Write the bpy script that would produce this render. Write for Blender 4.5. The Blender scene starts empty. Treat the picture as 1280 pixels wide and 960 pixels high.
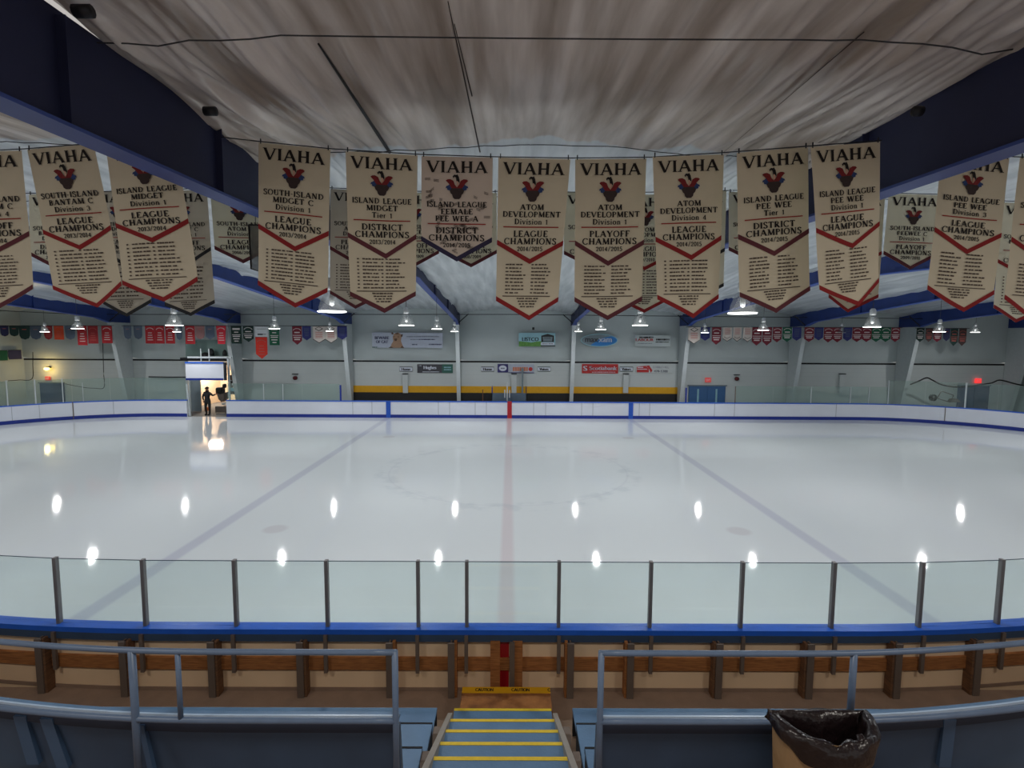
import bpy, math, random
from mathutils import Vector, Matrix, noise
R = random.Random(7)
sc = bpy.context.scene
col = sc.collection
# ------------------------------------------------------------------ camera
F_PX, CAM_H, PIT, ROLL, YAW = 654.7, 5.013, .0860, -.0058, .0043
CX = .039
def _rot():
    def f(x, y, z):
        c, s = math.cos(YAW), math.sin(YAW); x, y = x*c-y*s, x*s+y*c
        c, s = math.cos(PIT), math.sin(PIT); d, v = y*c-z*s, y*s+z*c
        c, s = math.cos(ROLL), math.sin(ROLL); return x*c-v*s, x*s+v*c, d
    a, b, c = f(1,0,0), f(0,1,0), f(0,0,1)
    return Vector((a[0],b[0],c[0])), Vector((a[1],b[1],c[1])), Vector((a[2],b[2],c[2]))
CR, CU, CF = _rot()
EYE = Vector((CX, 0, CAM_H))
def ray(u, v): return CR*((u-640)/F_PX) + CU*((480-v)/F_PX) + CF
def at(u, v, Y):
    r = ray(u, v); return EYE + r*(Y/r.y)
def atz(u, v, z):
    r = ray(u, v); return EYE + r*((z-CAM_H)/r.z)
cam_d = bpy.data.cameras.new('camera'); cam = bpy.data.objects.new('camera', cam_d); col.objects.link(cam)
cam_d.lens = F_PX/1280*36; cam_d.sensor_width = 36; cam_d.clip_end = 300; cam_d.clip_start = .05
m = Matrix((CR, CU, -CF)).transposed().to_4x4(); m.translation = EYE; cam.matrix_world = m
sc.camera = cam
# ------------------------------------------------------------------ materials
def lin(c):
    return tuple(((x/255)/12.92 if x/255 <= .04045 else ((x/255+.055)/1.055)**2.4) for x in c)
M = {}
def mat(name, rgb, rough=.6, metal=0, var=.06, scale=6, spec=.5, emit=None, es=0, bump=0, bscale=40):
    if name in M: return M[name]
    m = bpy.data.materials.new(name); m.use_nodes = True; nt = m.node_tree; b = nt.nodes['Principled BSDF']
    c = lin(rgb)
    tc = nt.nodes.new('ShaderNodeTexCoord')
    nz = nt.nodes.new('ShaderNodeTexNoise'); nz.inputs['Scale'].default_value = scale; nz.inputs['Detail'].default_value = 5
    nt.links.new(tc.outputs['Object'], nz.inputs['Vector'])
    mx = nt.nodes.new('ShaderNodeMix'); mx.data_type = 'RGBA'
    mx.inputs[6].default_value = (*[x*(1-var*2) for x in c], 1); mx.inputs[7].default_value = (*[min(1, x*(1+var*2)) for x in c], 1)
    nt.links.new(nz.outputs['Fac'], mx.inputs[0]); nt.links.new(mx.outputs[2], b.inputs['Base Color'])
    b.inputs['Roughness'].default_value = rough; b.inputs['Metallic'].default_value = metal
    b.inputs['Specular IOR Level'].default_value = spec
    if emit: b.inputs['Emission Color'].default_value = (*lin(emit), 1); b.inputs['Emission Strength'].default_value = es
    if bump:
        n2 = nt.nodes.new('ShaderNodeTexNoise'); n2.inputs['Scale'].default_value = bscale
        nt.links.new(tc.outputs['Object'], n2.inputs['Vector'])
        bp = nt.nodes.new('ShaderNodeBump'); bp.inputs['Strength'].default_value = bump; bp.inputs['Distance'].default_value = .02
        nt.links.new(n2.outputs['Fac'], bp.inputs['Height']); nt.links.new(bp.outputs['Normal'], b.inputs['Normal'])
    M[name] = m; return m
def wood(name, rgb, dark):
    m = mat(name, rgb, .75, var=.02); nt = m.node_tree; b = nt.nodes['Principled BSDF']
    tc = nt.nodes.new('ShaderNodeTexCoord'); mp = nt.nodes.new('ShaderNodeMapping'); mp.inputs['Scale'].default_value = (3, 3, 40)
    nz = nt.nodes.new('ShaderNodeTexNoise'); nz.inputs['Scale'].default_value = 2; nz.inputs['Detail'].default_value = 8
    cr = nt.nodes.new('ShaderNodeValToRGB'); cr.color_ramp.elements[0].position = .3; cr.color_ramp.elements[1].position = .7
    cr.color_ramp.elements[0].color = (*lin(dark), 1); cr.color_ramp.elements[1].color = (*lin(rgb), 1)
    nt.links.new(tc.outputs['Object'], mp.inputs['Vector']); nt.links.new(mp.outputs[0], nz.inputs['Vector'])
    nt.links.new(nz.outputs['Fac'], cr.inputs['Fac']); nt.links.new(cr.outputs['Color'], b.inputs['Base Color']); return m
def glass(name, tint, haze=.06, hz=(.75, .9, .86), gl=.04):
    m = bpy.data.materials.new(name); m.use_nodes = True; nt = m.node_tree
    for n in list(nt.nodes): nt.nodes.remove(n)
    out = nt.nodes.new('ShaderNodeOutputMaterial')
    tr = nt.nodes.new('ShaderNodeBsdfTransparent'); tr.inputs[0].default_value = (*tint, 1)
    df = nt.nodes.new('ShaderNodeBsdfDiffuse'); df.inputs[0].default_value = (*hz, 1)
    g = nt.nodes.new('ShaderNodeBsdfGlossy'); g.inputs['Roughness'].default_value = .03
    tc = nt.nodes.new('ShaderNodeTexCoord'); nz = nt.nodes.new('ShaderNodeTexNoise'); nz.inputs['Scale'].default_value = 1.5
    mr = nt.nodes.new('ShaderNodeMapRange'); mr.inputs[3].default_value = haze*.6; mr.inputs[4].default_value = haze*1.4
    a = nt.nodes.new('ShaderNodeMixShader'); b = nt.nodes.new('ShaderNodeMixShader'); b.inputs[0].default_value = gl
    nt.links.new(tc.outputs['Object'], nz.inputs['Vector']); nt.links.new(nz.outputs['Fac'], mr.inputs[0]); nt.links.new(mr.outputs[0], a.inputs[0])
    nt.links.new(tr.outputs[0], a.inputs[1]); nt.links.new(df.outputs[0], a.inputs[2])
    nt.links.new(a.outputs[0], b.inputs[1]); nt.links.new(g.outputs[0], b.inputs[2]); nt.links.new(b.outputs[0], out.inputs[0])
    M[name] = m; return m

mat('white_board', (222, 226, 236), .35, var=.03, scale=1.2)
mat('cap_blue', (34, 96, 206), .35, var=.08)
mat('kick_blue', (14, 44, 140), .4)
mat('stripe_blue', (28, 86, 190), .4); mat('stripe_red', (176, 20, 36), .4)
mat('seam_dark', (172, 176, 184), .7)
mat('wall_white', (186, 196, 197), .8, var=.05, scale=.8)
mat('wall_panel', (200, 207, 207), .7, var=.03, scale=.6)
mat('yellow_band', (226, 168, 24), .6); mat('black_band', (34, 34, 36), .6)
mat('column_white', (196, 204, 206), .6); mat('beam_blue', (34, 58, 124), .55, var=.1, scale=2)
mat('flange_blue', (56, 88, 172), .5, var=.1, scale=2); mat('beam_shaded', (36, 42, 76), .6, var=.12, scale=2); mat('flange_shaded', (50, 72, 140), .5, var=.1, scale=2); mat('beam_far', (34, 62, 150), .6)  # near beams and flanges: darker copies of the blue with shade painted in
mat('dark_metal', (38, 40, 46), .5, .3); mat('steel', (120, 117, 118), .4, .25); mat('steel_dark', (112, 98, 88), .6, .1)
mat('rail_paint', (92, 112, 140), .38, var=.1, scale=9); mat('bleacher_blue', (90, 124, 160), .5, var=.12, scale=4, bump=.1)
mat('edge_highlight', (176, 200, 226), .3); mat('parapet_navy', (54, 74, 100), .6, var=.12, scale=3)
mat('shade_navy', (36, 46, 66), .7); mat('batten', (66, 92, 124), .55); mat('gap_shade_dark', (14, 16, 22), .8)
mat('cream_panel', (238, 208, 172), .6, var=.05, scale=1.5); mat('walk_floor', (146, 122, 104), .85, var=.12, scale=5, bump=.2)
wood('wood_orange', (184, 122, 68), (128, 78, 40)); wood('wood_dark', (134, 94, 62), (84, 60, 44)); wood('plywood', (170, 110, 56), (112, 66, 30))
mat('nosing_yellow', (226, 194, 44), .6, var=.1, scale=20); mat('stringer', (150, 144, 136), .6)
mat('caution_yellow', (224, 166, 20), .5); mat('ink', (26, 20, 20), .8, var=0); mat('ink_soft', (58, 48, 44), .8, var=0)
mat('cloth_cream', (220, 213, 190), .9, var=.04, scale=3); mat('cloth_pink', (220, 208, 196), .9, var=.04, scale=3)
mat('cloth_pale', (236, 238, 218), .9, var=.05, scale=3); mat('cloth_grey', (212, 208, 194), .9, var=.05, scale=3)
mat('hem_red', (146, 30, 34), .8); mat('hem_maroon', (98, 44, 54), .8); mat('hem_navy', (46, 42, 74), .8); mat('hem_dark', (50, 52, 56), .8)
mat('rule_red', (156, 44, 38), .8, var=0); mat('crest_red', (128, 34, 38), .8, var=.15, scale=60); mat('crest_blue', (46, 70, 124), .8, var=.1)
mat('crest_dark', (62, 50, 50), .8, var=.15, scale=60); mat('crest_black', (22, 18, 20), .8); mat('crest_skin', (222, 180, 160), .8)
mat('roster_ink', (84, 72, 64), .8, var=0); mat('ink_dark_red', (90, 20, 24), .8, var=0)
mat('lamp_lens', (255, 255, 255), .4, emit=(255, 255, 250), es=6); mat('lamp_metal', (190, 194, 196), .4, .3)
mat('cord', (60, 62, 66), .7); mat('bag_black', (30, 22, 24), .28, var=.2, scale=14, bump=.6, bscale=18); mat('can_tan', (150, 122, 88), .55, var=.08)
mat('person_black', (22, 22, 26), .8); mat('skin', (150, 100, 82), .6); mat('hair', (40, 26, 22), .8)
mat('door_blue', (64, 106, 156), .5); mat('door_grey', (128, 140, 148), .5); mat('door_dark', (34, 62, 104), .5)
mat('exit_red', (236, 60, 60), .5, emit=(255, 60, 60), es=.9); mat('exit_dim', (200, 70, 70), .5, emit=(255, 90, 80), es=.25)
mat('warm_bulb', (255, 220, 120), .4, emit=(255, 205, 90), es=9)
mat('bay_wall', (236, 216, 190), .8); mat('machine_grey', (120, 110, 104), .6); mat('orange_cone', (200, 110, 50), .6)
mat('far_floor', (110, 108, 106), .8); mat('box_grey', (80, 96, 112), .6); mat('white_sign', (214, 220, 232), .6); mat('white_paint', (226, 230, 230), .6)
glass('near_glass', (.93, .975, .968), .035, (.75, .88, .88), .03)
glass('far_glass', (.84, .91, .89), .06, (.45, .58, .55), .04)
glass('bell_glass', (.86, .87, .88), .09, (.3, .32, .33), .02)

# ice
def make_ice():
    m = bpy.data.materials.new('ice_surface'); m.use_nodes = True; nt = m.node_tree; b = nt.nodes['Principled BSDF']; L = nt.links
    tc = nt.nodes.new('ShaderNodeTexCoord'); sp = nt.nodes.new('ShaderNodeSeparateXYZ'); L.new(tc.outputs['Object'], sp.inputs[0])
    def mth(op, a, bb=None, clamp=False):
        n = nt.nodes.new('ShaderNodeMath'); n.operation = op; n.use_clamp = clamp
        for i, v in enumerate((a, bb)):
            if v is None: continue
            if isinstance(v, (int, float)): n.inputs[i].default_value = v
            else: L.new(v, n.inputs[i])
        return n.outputs[0]
    X, Y = sp.outputs[0], sp.outputs[1]
    def soft(dist, half, edge=.05):   # 1 inside
        n = nt.nodes.new('ShaderNodeMapRange'); n.inputs[1].default_value = half+edge; n.inputs[2].default_value = half-edge
        L.new(dist, n.inputs[0]); return n.outputs[0]
    base = nt.nodes.new('ShaderNodeTexNoise'); base.inputs['Scale'].default_value = .12; base.inputs['Detail'].default_value = 6; L.new(tc.outputs['Object'], base.inputs['Vector'])
    mix0 = nt.nodes.new('ShaderNodeMix'); mix0.data_type = 'RGBA'
    mix0.inputs[6].default_value = (.72, .765, .785, 1); mix0.inputs[7].default_value = (.775, .805, .82, 1)
    L.new(base.outputs['Fac'], mix0.inputs[0]); cur = mix0.outputs[2]
    def layer(cur, fac, colr, k):
        mx = nt.nodes.new('ShaderNodeMix'); mx.data_type = 'RGBA'; mx.inputs[7].default_value = (*colr, 1)
        L.new(cur, mx.inputs[6]); L.new(mth('MULTIPLY', fac, k), mx.inputs[0]); return mx.outputs[2]
    ax = mth('ABSOLUTE', X)
    cur = layer(cur, soft(mth('ABSOLUTE', mth('SUBTRACT', ax, 7.62)), .17), (.34, .33, .52), .34)
    cur = layer(cur, soft(ax, .15), (.62, .42, .46), .36)
    # faint centre circle of worn lettering
    dx, dy = X, mth('SUBTRACT', Y, 19.9)
    rr = mth('SQRT', mth('ADD', mth('MULTIPLY', dx, dx), mth('MULTIPLY', dy, dy)))
    ring = soft(mth('ABSOLUTE', mth('SUBTRACT', rr, 4.6)), .38, .12)
    nz = nt.nodes.new('ShaderNodeTexNoise'); nz.inputs['Scale'].default_value = 1.6; nz.inputs['Detail'].default_value = 4; L.new(tc.outputs['Object'], nz.inputs['Vector'])
    th = nt.nodes.new('ShaderNodeMapRange'); th.inputs[1].default_value = .47; th.inputs[2].default_value = .6; L.new(nz.outputs['Fac'], th.inputs[0])
    cur = layer(cur, mth('MULTIPLY', ring, th.outputs[0]), (.42, .48, .54), .22)
    cur = layer(cur, soft(mth('ABSOLUTE', mth('SUBTRACT', rr, 4.5)), .03, .03), (.45, .45, .55), .16)
    for sy in (13.4, 26.4):
        ex = mth('SUBTRACT', ax, 6.1); ey = mth('SUBTRACT', Y, sy)
        r2 = mth('SQRT', mth('ADD', mth('MULTIPLY', ex, ex), mth('MULTIPLY', ey, ey)))
        cur = layer(cur, soft(r2, .3, .06), (.5, .42, .46), .3)
    L.new(cur, b.inputs['Base Color'])
    b.inputs['Roughness'].default_value = .055; b.inputs['Specular IOR Level'].default_value = .42; b.inputs['IOR'].default_value = 1.31
    mp = nt.nodes.new('ShaderNodeMapping'); mp.inputs['Scale'].default_value = (.5, 1.6, 1)
    n3 = nt.nodes.new('ShaderNodeTexNoise'); n3.inputs['Scale'].default_value = 7; n3.inputs['Detail'].default_value = 3
    L.new(tc.outputs['Object'], mp.inputs['Vector']); L.new(mp.outputs[0], n3.inputs['Vector'])
    bp = nt.nodes.new('ShaderNodeBump'); bp.inputs['Strength'].default_value = .05; bp.inputs['Distance'].default_value = .02
    L.new(n3.outputs['Fac'], bp.inputs['Height']); L.new(bp.outputs['Normal'], b.inputs['Normal'])
    M['ice'] = m
make_ice()
# ceiling fabric: dirty brownish sheet in front with dimmer light painted in, cleaner lit sheet beyond a wavy edge
def make_fabric():
    m = bpy.data.materials.new('ceiling_fabric'); m.use_nodes = True; nt = m.node_tree; b = nt.nodes['Principled BSDF']; L = nt.links
    tc = nt.nodes.new('ShaderNodeTexCoord'); sp = nt.nodes.new('ShaderNodeSeparateXYZ'); L.new(tc.outputs['Object'], sp.inputs[0])
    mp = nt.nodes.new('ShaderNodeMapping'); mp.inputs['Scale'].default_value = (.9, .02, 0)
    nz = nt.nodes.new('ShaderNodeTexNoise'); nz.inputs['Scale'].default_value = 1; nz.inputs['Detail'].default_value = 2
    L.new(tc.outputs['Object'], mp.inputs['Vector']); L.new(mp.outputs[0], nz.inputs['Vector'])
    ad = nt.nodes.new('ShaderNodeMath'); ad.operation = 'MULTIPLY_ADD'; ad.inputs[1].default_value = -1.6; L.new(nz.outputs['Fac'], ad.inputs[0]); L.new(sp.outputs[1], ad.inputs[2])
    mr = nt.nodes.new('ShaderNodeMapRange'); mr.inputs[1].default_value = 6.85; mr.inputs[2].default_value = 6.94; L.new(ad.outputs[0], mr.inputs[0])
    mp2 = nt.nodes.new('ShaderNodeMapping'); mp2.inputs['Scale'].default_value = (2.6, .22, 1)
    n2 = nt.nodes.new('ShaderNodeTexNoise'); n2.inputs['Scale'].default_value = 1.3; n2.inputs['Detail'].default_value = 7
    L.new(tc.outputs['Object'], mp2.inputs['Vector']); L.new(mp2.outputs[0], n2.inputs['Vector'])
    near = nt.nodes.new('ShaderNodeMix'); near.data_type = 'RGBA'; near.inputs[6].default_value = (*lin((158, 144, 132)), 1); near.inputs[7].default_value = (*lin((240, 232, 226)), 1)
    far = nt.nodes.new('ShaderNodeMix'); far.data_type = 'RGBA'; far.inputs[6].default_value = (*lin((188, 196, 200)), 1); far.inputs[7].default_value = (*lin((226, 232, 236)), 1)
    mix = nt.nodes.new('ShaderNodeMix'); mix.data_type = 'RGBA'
    rp = nt.nodes.new('ShaderNodeMapRange'); rp.inputs[1].default_value = .36; rp.inputs[2].default_value = .68; L.new(n2.outputs['Fac'], rp.inputs[0])  # dirt streaks, contrast raised to paint in wrinkle highlights
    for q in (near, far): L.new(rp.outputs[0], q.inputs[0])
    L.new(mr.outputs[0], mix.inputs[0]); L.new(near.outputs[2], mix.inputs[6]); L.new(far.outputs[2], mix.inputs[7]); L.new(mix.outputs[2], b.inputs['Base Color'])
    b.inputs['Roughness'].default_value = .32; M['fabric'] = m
make_fabric()

# ------------------------------------------------------------------ mesh builder
class MB:
    def __init__(s): s.v = []; s.f = []; s.mi = []; s.smooth = False
    def face(s, pts, mi=0):
        n = len(s.v); s.v += [Vector(p) for p in pts]; s.f.append(list(range(n, n+len(pts)))); s.mi.append(mi)
    def box(s, x0, x1, y0, y1, z0, z1, mi=0):
        n = len(s.v); s.v += [Vector((x, y, z)) for z in (z0, z1) for x, y in ((x0,y0),(x1,y0),(x1,y1),(x0,y1))]
        for q in ((0,3,2,1),(4,5,6,7),(0,1,5,4),(1,2,6,5),(2,3,7,6),(3,0,4,7)): s.f.append([n+i for i in q]); s.mi.append(mi)
        return s
    def hexa(s, p, mi=0):   # 8 points: bottom ring, top ring
        n = len(s.v); s.v += [Vector(q) for q in p]
        for q in ((0,3,2,1),(4,5,6,7),(0,1,5,4),(1,2,6,5),(2,3,7,6),(3,0,4,7)): s.f.append([n+i for i in q]); s.mi.append(mi)
        return s
    def tube(s, pts, r, seg=10, cap=True):
        pts = [Vector(p) for p in pts]; n0 = len(s.v); up = None
        for i, p in enumerate(pts):
            d = (pts[min(i+1, len(pts)-1)] - pts[max(i-1, 0)]).normalized()
            if up is None: up = Vector((0,0,1)) if abs(d.z) < .9 else Vector((1,0,0))
            a = d.cross(up).normalized(); b = a.cross(d).normalized()
            rr = r[i] if isinstance(r, (list, tuple)) else r
            for k in range(seg):
                t = 2*math.pi*k/seg; s.v.append(p + a*math.cos(t)*rr + b*math.sin(t)*rr)
        for i in range(len(pts)-1):
            for k in range(seg):
                a0 = n0+i*seg+k; a1 = n0+i*seg+(k+1) % seg; s.f.append([a0, a1, a1+seg, a0+seg]); s.mi.append(0)
        if cap:
            s.f.append([n0+k for k in range(seg)][::-1]); s.mi.append(0)
            s.f.append([n0+(len(pts)-1)*seg+k for k in range(seg)]); s.mi.append(0)
        s.smooth = True; return s
    def lathe(s, prof, c=(0,0,0), seg=20):
        n0 = len(s.v)
        for r, z in prof:
            for k in range(seg):
                t = 2*math.pi*k/seg; s.v.append(Vector((c[0]+r*math.cos(t), c[1]+r*math.sin(t), c[2]+z)))
        for i in range(len(prof)-1):
            for k in range(seg):
                a0 = n0+i*seg+k; a1 = n0+i*seg+(k+1) % seg; s.f.append([a0, a1, a1+seg, a0+seg]); s.mi.append(0)
        s.smooth = True; return s
    def sweep(s, path, prof, closed=False):   # prof: (offset along left normal, z)
        n0 = len(s.v); P = [Vector((p[0], p[1])) for p in path]; k = len(prof)
        for i, p in enumerate(P):
            d = (P[min(i+1, len(P)-1)] - P[max(i-1, 0)]).normalized(); n = Vector((-d.y, d.x))
            for o, z in prof: q = p + n*o; s.v.append(Vector((q.x, q.y, z)))
        for i in range(len(P)-1):
            for j in range(k):
                a = n0+i*k+j; b = n0+i*k+(j+1) % k; s.f.append([a, b, b+k, a+k]); s.mi.append(0)
        s.f.append([n0+j for j in range(k)]); s.f.append([n0+(len(P)-1)*k+j for j in range(k)][::-1]); s.mi += [0, 0]
        return s
    def build(s, name, mats, parent=None, smooth=None, bevel=0):
        me = bpy.data.meshes.new(name); off = Vector((0,0,0))
        if parent:
            p = parent
            while p: off += p.location; p = p.parent
        me.from_pydata([tuple(v-off) for v in s.v], [], s.f)
        if not isinstance(mats, (list, tuple)): mats = [mats]
        for mm in mats: me.materials.append(M[mm])
        for p, mi in zip(me.polygons, s.mi): p.material_index = mi
        if smooth if smooth is not None else s.smooth: me.polygons.foreach_set('use_smooth', [True]*len(me.polygons))
        me.update(); o = bpy.data.objects.new(name, me); col.objects.link(o)
        if parent: o.parent = parent
        if bevel:
            b = o.modifiers.new('bevel', 'BEVEL'); b.width = bevel; b.segments = 2; b.limit_method = 'ANGLE'
        return o
def thing(name, label, cat, loc=(0,0,0), group=None):
    o = bpy.data.objects.new(name, None); col.objects.link(o); o.location = loc; o.empty_display_size = .2
    return tag(o, label, cat, group)
def tag(o, label, cat, group=None):
    o['label'] = label; o['category'] = cat
    if group: o['group'] = group
    return o
def struct(o): o['kind'] = 'structure'; return o
def disc(mb, c, rx, rz, mi=0, n=24, a0=0, a1=2*math.pi):
    mb.face([(c[0]+rx*math.cos(a0+(a1-a0)*k/n), c[1], c[2]+rz*math.sin(a0+(a1-a0)*k/n)) for k in range(n)], mi)
_fc = {}
def sans(text):
    if text in _fc: return _fc[text]
    cu = bpy.data.curves.new('t', 'FONT'); cu.body = text; cu.align_x = 'CENTER'; cu.align_y = 'CENTER'; cu.resolution_u = 3
    o = bpy.data.objects.new('t', cu); col.objects.link(o); bpy.context.view_layer.update()
    me = bpy.data.meshes.new_from_object(o.evaluated_get(bpy.context.evaluated_depsgraph_get()))
    r = ([v.co.copy() for v in me.vertices], [list(p.vertices) for p in me.polygons]); bpy.data.meshes.remove(me)
    bpy.data.objects.remove(o); bpy.data.curves.remove(cu)
    xs = [v.x for v in r[0]]; ys = [v.y for v in r[0]]; cx, cy = (min(xs)+max(xs))/2, (min(ys)+max(ys))/2
    w, h = max(xs)-min(xs), max(ys)-min(ys)
    r = ([((v.x-cx)/w, (v.y-cy)/h) for v in r[0]], r[1]); _fc[text] = r; return r
def sans_on(mb, text, cx, cz, w, h, y, mi=0, bold=0):
    vs, fs = sans(text)
    for dx in ((0,) if not bold else (-bold, 0, bold)):
        n = len(mb.v); mb.v += [Vector((cx+a*w+dx, y-abs(dx)*.02, cz+b*h)) for a, b in vs]
        for f in fs: mb.f.append([n+i for i in f]); mb.mi.append(mi)

# ------------------------------------------------------------------ serif lettering (own strokes)
T, t_ = .2, .1
def ell(cx, cy, rx, ry, a0, a1, n=16): return [(cx+rx*math.cos(math.radians(a0+(a1-a0)*k/n)), cy+ry*math.sin(math.radians(a0+(a1-a0)*k/n))) for k in range(n+1)]
def g(w, strokes, serifs=()): return w, strokes, serifs
S_ = [(.5,.8),(.43,.94),(.28,1),(.13,.94),(.07,.78),(.14,.63),(.3,.53),(.45,.42),(.52,.26),(.46,.08),(.28,0),(.12,.05),(.04,.2)]
GL = {
 'V': g(.86, [(T,[(.08,1),(.44,0)]),(t_,[(.8,1),(.44,0)])], [(.08,1),(.8,1)]),
 'I': g(.3, [(T,[(.15,0),(.15,1)])], [(.15,0),(.15,1)]),
 'A': g(.88, [(t_,[(.08,0),(.42,1)]),(T,[(.42,1),(.8,0)]),(t_,[(.2,.34),(.66,.34)])], [(.08,0),(.8,0)]),
 'H': g(.86, [(T,[(.16,0),(.16,1)]),(T,[(.7,0),(.7,1)]),(t_,[(.16,.5),(.7,.5)])], [(.16,0),(.16,1),(.7,0),(.7,1)]),
 'S': g(.58, [(.12, S_)]),
 'O': g(.84, [(.11, ell(.42,.5,.36,.48,0,360,24))]),
 'U': g(.8, [(T,[(.16,1),(.16,.3)]),(.1, ell(.4,.3,.24,.28,180,360)),(t_,[(.64,1),(.64,.3)])], [(.16,1),(.64,1)]),
 'T': g(.7, [(T,[(.35,0),(.35,1)]),(t_,[(.02,.97),(.68,.97)]),(t_,[(.03,.97),(.03,.8)]),(t_,[(.67,.97),(.67,.8)])], [(.35,0)]),
 '-': g(.36, [(t_,[(.05,.42),(.31,.42)])]),
 'L': g(.6, [(T,[(.16,0),(.16,1)]),(t_,[(.16,.03),(.56,.03)]),(t_,[(.56,.03),(.56,.22)])], [(.16,0),(.16,1)]),
 'N': g(.88, [(t_,[(.14,0),(.14,1)]),(T,[(.14,1),(.72,0)]),(t_,[(.72,0),(.72,1)])], [(.14,0),(.1,1),(.72,1)]),
 'D': g(.82, [(T,[(.16,0),(.16,1)]),(.11, ell(.26,.5,.48,.47,-90,90))], [(.16,0),(.16,1)]),
 'M': g(1.0, [(t_,[(.12,0),(.16,1)]),(T,[(.16,1),(.5,.05)]),(t_,[(.5,.05),(.84,1)]),(T,[(.84,1),(.88,0)])], [(.12,0),(.88,0),(.12,1),(.88,1)]),
 'G': g(.84, [(.11, ell(.44,.5,.38,.48,45,330)),(T,[(.76,.08),(.76,.42)])], [(.76,.42)]),
 'E': g(.64, [(T,[(.16,0),(.16,1)]),(t_,[(.16,.97),(.58,.97)]),(t_,[(.16,.5),(.5,.5)]),(t_,[(.16,.03),(.6,.03)]),(t_,[(.58,.97),(.58,.82)]),(t_,[(.6,.03),(.6,.2)])], [(.16,0),(.16,1)]),
 'F': g(.6, [(T,[(.16,0),(.16,1)]),(t_,[(.16,.97),(.56,.97)]),(t_,[(.16,.5),(.48,.5)]),(t_,[(.56,.97),(.56,.82)])], [(.16,0),(.16,1)]),
 'C': g(.8, [(.11, ell(.44,.5,.38,.48,45,318)),(t_,[(.7,.98),(.7,.75)])]),
 'R': g(.76, [(T,[(.16,0),(.16,1)]),(.1, ell(.24,.74,.32,.24,-90,90)),(T,[(.32,.5),(.68,0)])], [(.16,0),(.16,1),(.68,0)]),
 'P': g(.66, [(T,[(.16,0),(.16,1)]),(.1, ell(.24,.72,.34,.25,-90,90))], [(.16,0),(.16,1)]),
 'B': g(.7, [(T,[(.16,0),(.16,1)]),(.1, ell(.24,.75,.28,.22,-90,90)),(.1, ell(.24,.27,.34,.25,-90,90))], [(.16,0),(.16,1)]),
 'Y': g(.8, [(T,[(.08,1),(.4,.48)]),(t_,[(.74,1),(.4,.48)]),(T,[(.4,.48),(.4,0)])], [(.08,1),(.74,1),(.4,0)]),
 'W': g(1.15, [(T,[(.08,1),(.34,0)]),(t_,[(.34,0),(.58,1)]),(T,[(.58,1),(.82,0)]),(t_,[(.82,0),(1.08,1)])], [(.08,1),(.58,1),(1.08,1)]),
 'i': g(.28, [(.14,[(.14,0),(.14,.62)]),(.16,[(.14,.78),(.14,.93)])], [(.14,0)]),
 'v': g(.56, [(.13,[(.06,.64),(.28,0)]),(t_,[(.5,.64),(.28,0)])], [(.06,.64),(.5,.64)]),
 's': g(.42, [(.1, [(x*.7, y*.64) for x, y in S_])]),
 'o': g(.58, [(.1, ell(.29,.32,.24,.3,0,360,20))]),
 'n': g(.62, [(.14,[(.14,0),(.14,.64)]),(.09, ell(.31,.38,.17,.24,180,0)),(.14,[(.48,.4),(.48,0)])], [(.14,0),(.48,0)]),
 'e': g(.5, [(.1, ell(.27,.32,.22,.3,0,320)),(t_,[(.07,.34),(.48,.34)])]),
 'r': g(.44, [(.14,[(.14,0),(.14,.64)]),(.09, [(.14,.4),(.25,.58),(.38,.6)])], [(.14,0)]),
 '0': g(.56, [(.1, ell(.28,.42,.22,.4,0,360,20))]),
 '1': g(.36, [(.14,[(.18,0),(.18,.84)]),(.12,[(.2,.84),(.02,.66)])], [(.18,0)]),
 '2': g(.54, [(.1, ell(.26,.6,.2,.22,170,-20)),(t_,[(.44,.5),(.06,.05)]),(.1,[(.06,.05),(.5,.05)])]),
 '3': g(.54, [(.1, ell(.25,.63,.19,.2,160,-80)),(.1, ell(.25,.23,.22,.22,80,-160))]),
 '4': g(.58, [(.13,[(.4,0),(.4,.84)]),(t_,[(.4,.84),(.05,.25)]),(t_,[(.05,.25),(.55,.25)])], [(.4,0)]),
 '5': g(.54, [(t_,[(.12,.8),(.46,.8)]),(t_,[(.12,.8),(.1,.46)]),(.1, ell(.24,.25,.23,.25,120,-150))]),
 '7': g(.54, [(.1,[(.05,.8),(.5,.8)]),(.1,[(.5,.8),(.2,0)])]), '6': g(.56, [(.1, ell(.28,.28,.22,.27,0,360,16)),(.09,[(.08,.35),(.2,.68),(.4,.86)])]),
 '8': g(.56, [(.09, ell(.28,.62,.17,.2,0,360,16)),(.1, ell(.28,.22,.22,.22,0,360,16))]),
 '9': g(.56, [(.1, ell(.28,.55,.21,.26,0,360,16)),(.09,[(.49,.5),(.42,.15),(.2,0)])]),
 '/': g(.5, [(t_,[(.05,-.05),(.45,1)])]), ' ': g(.42, []),
}
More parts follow.
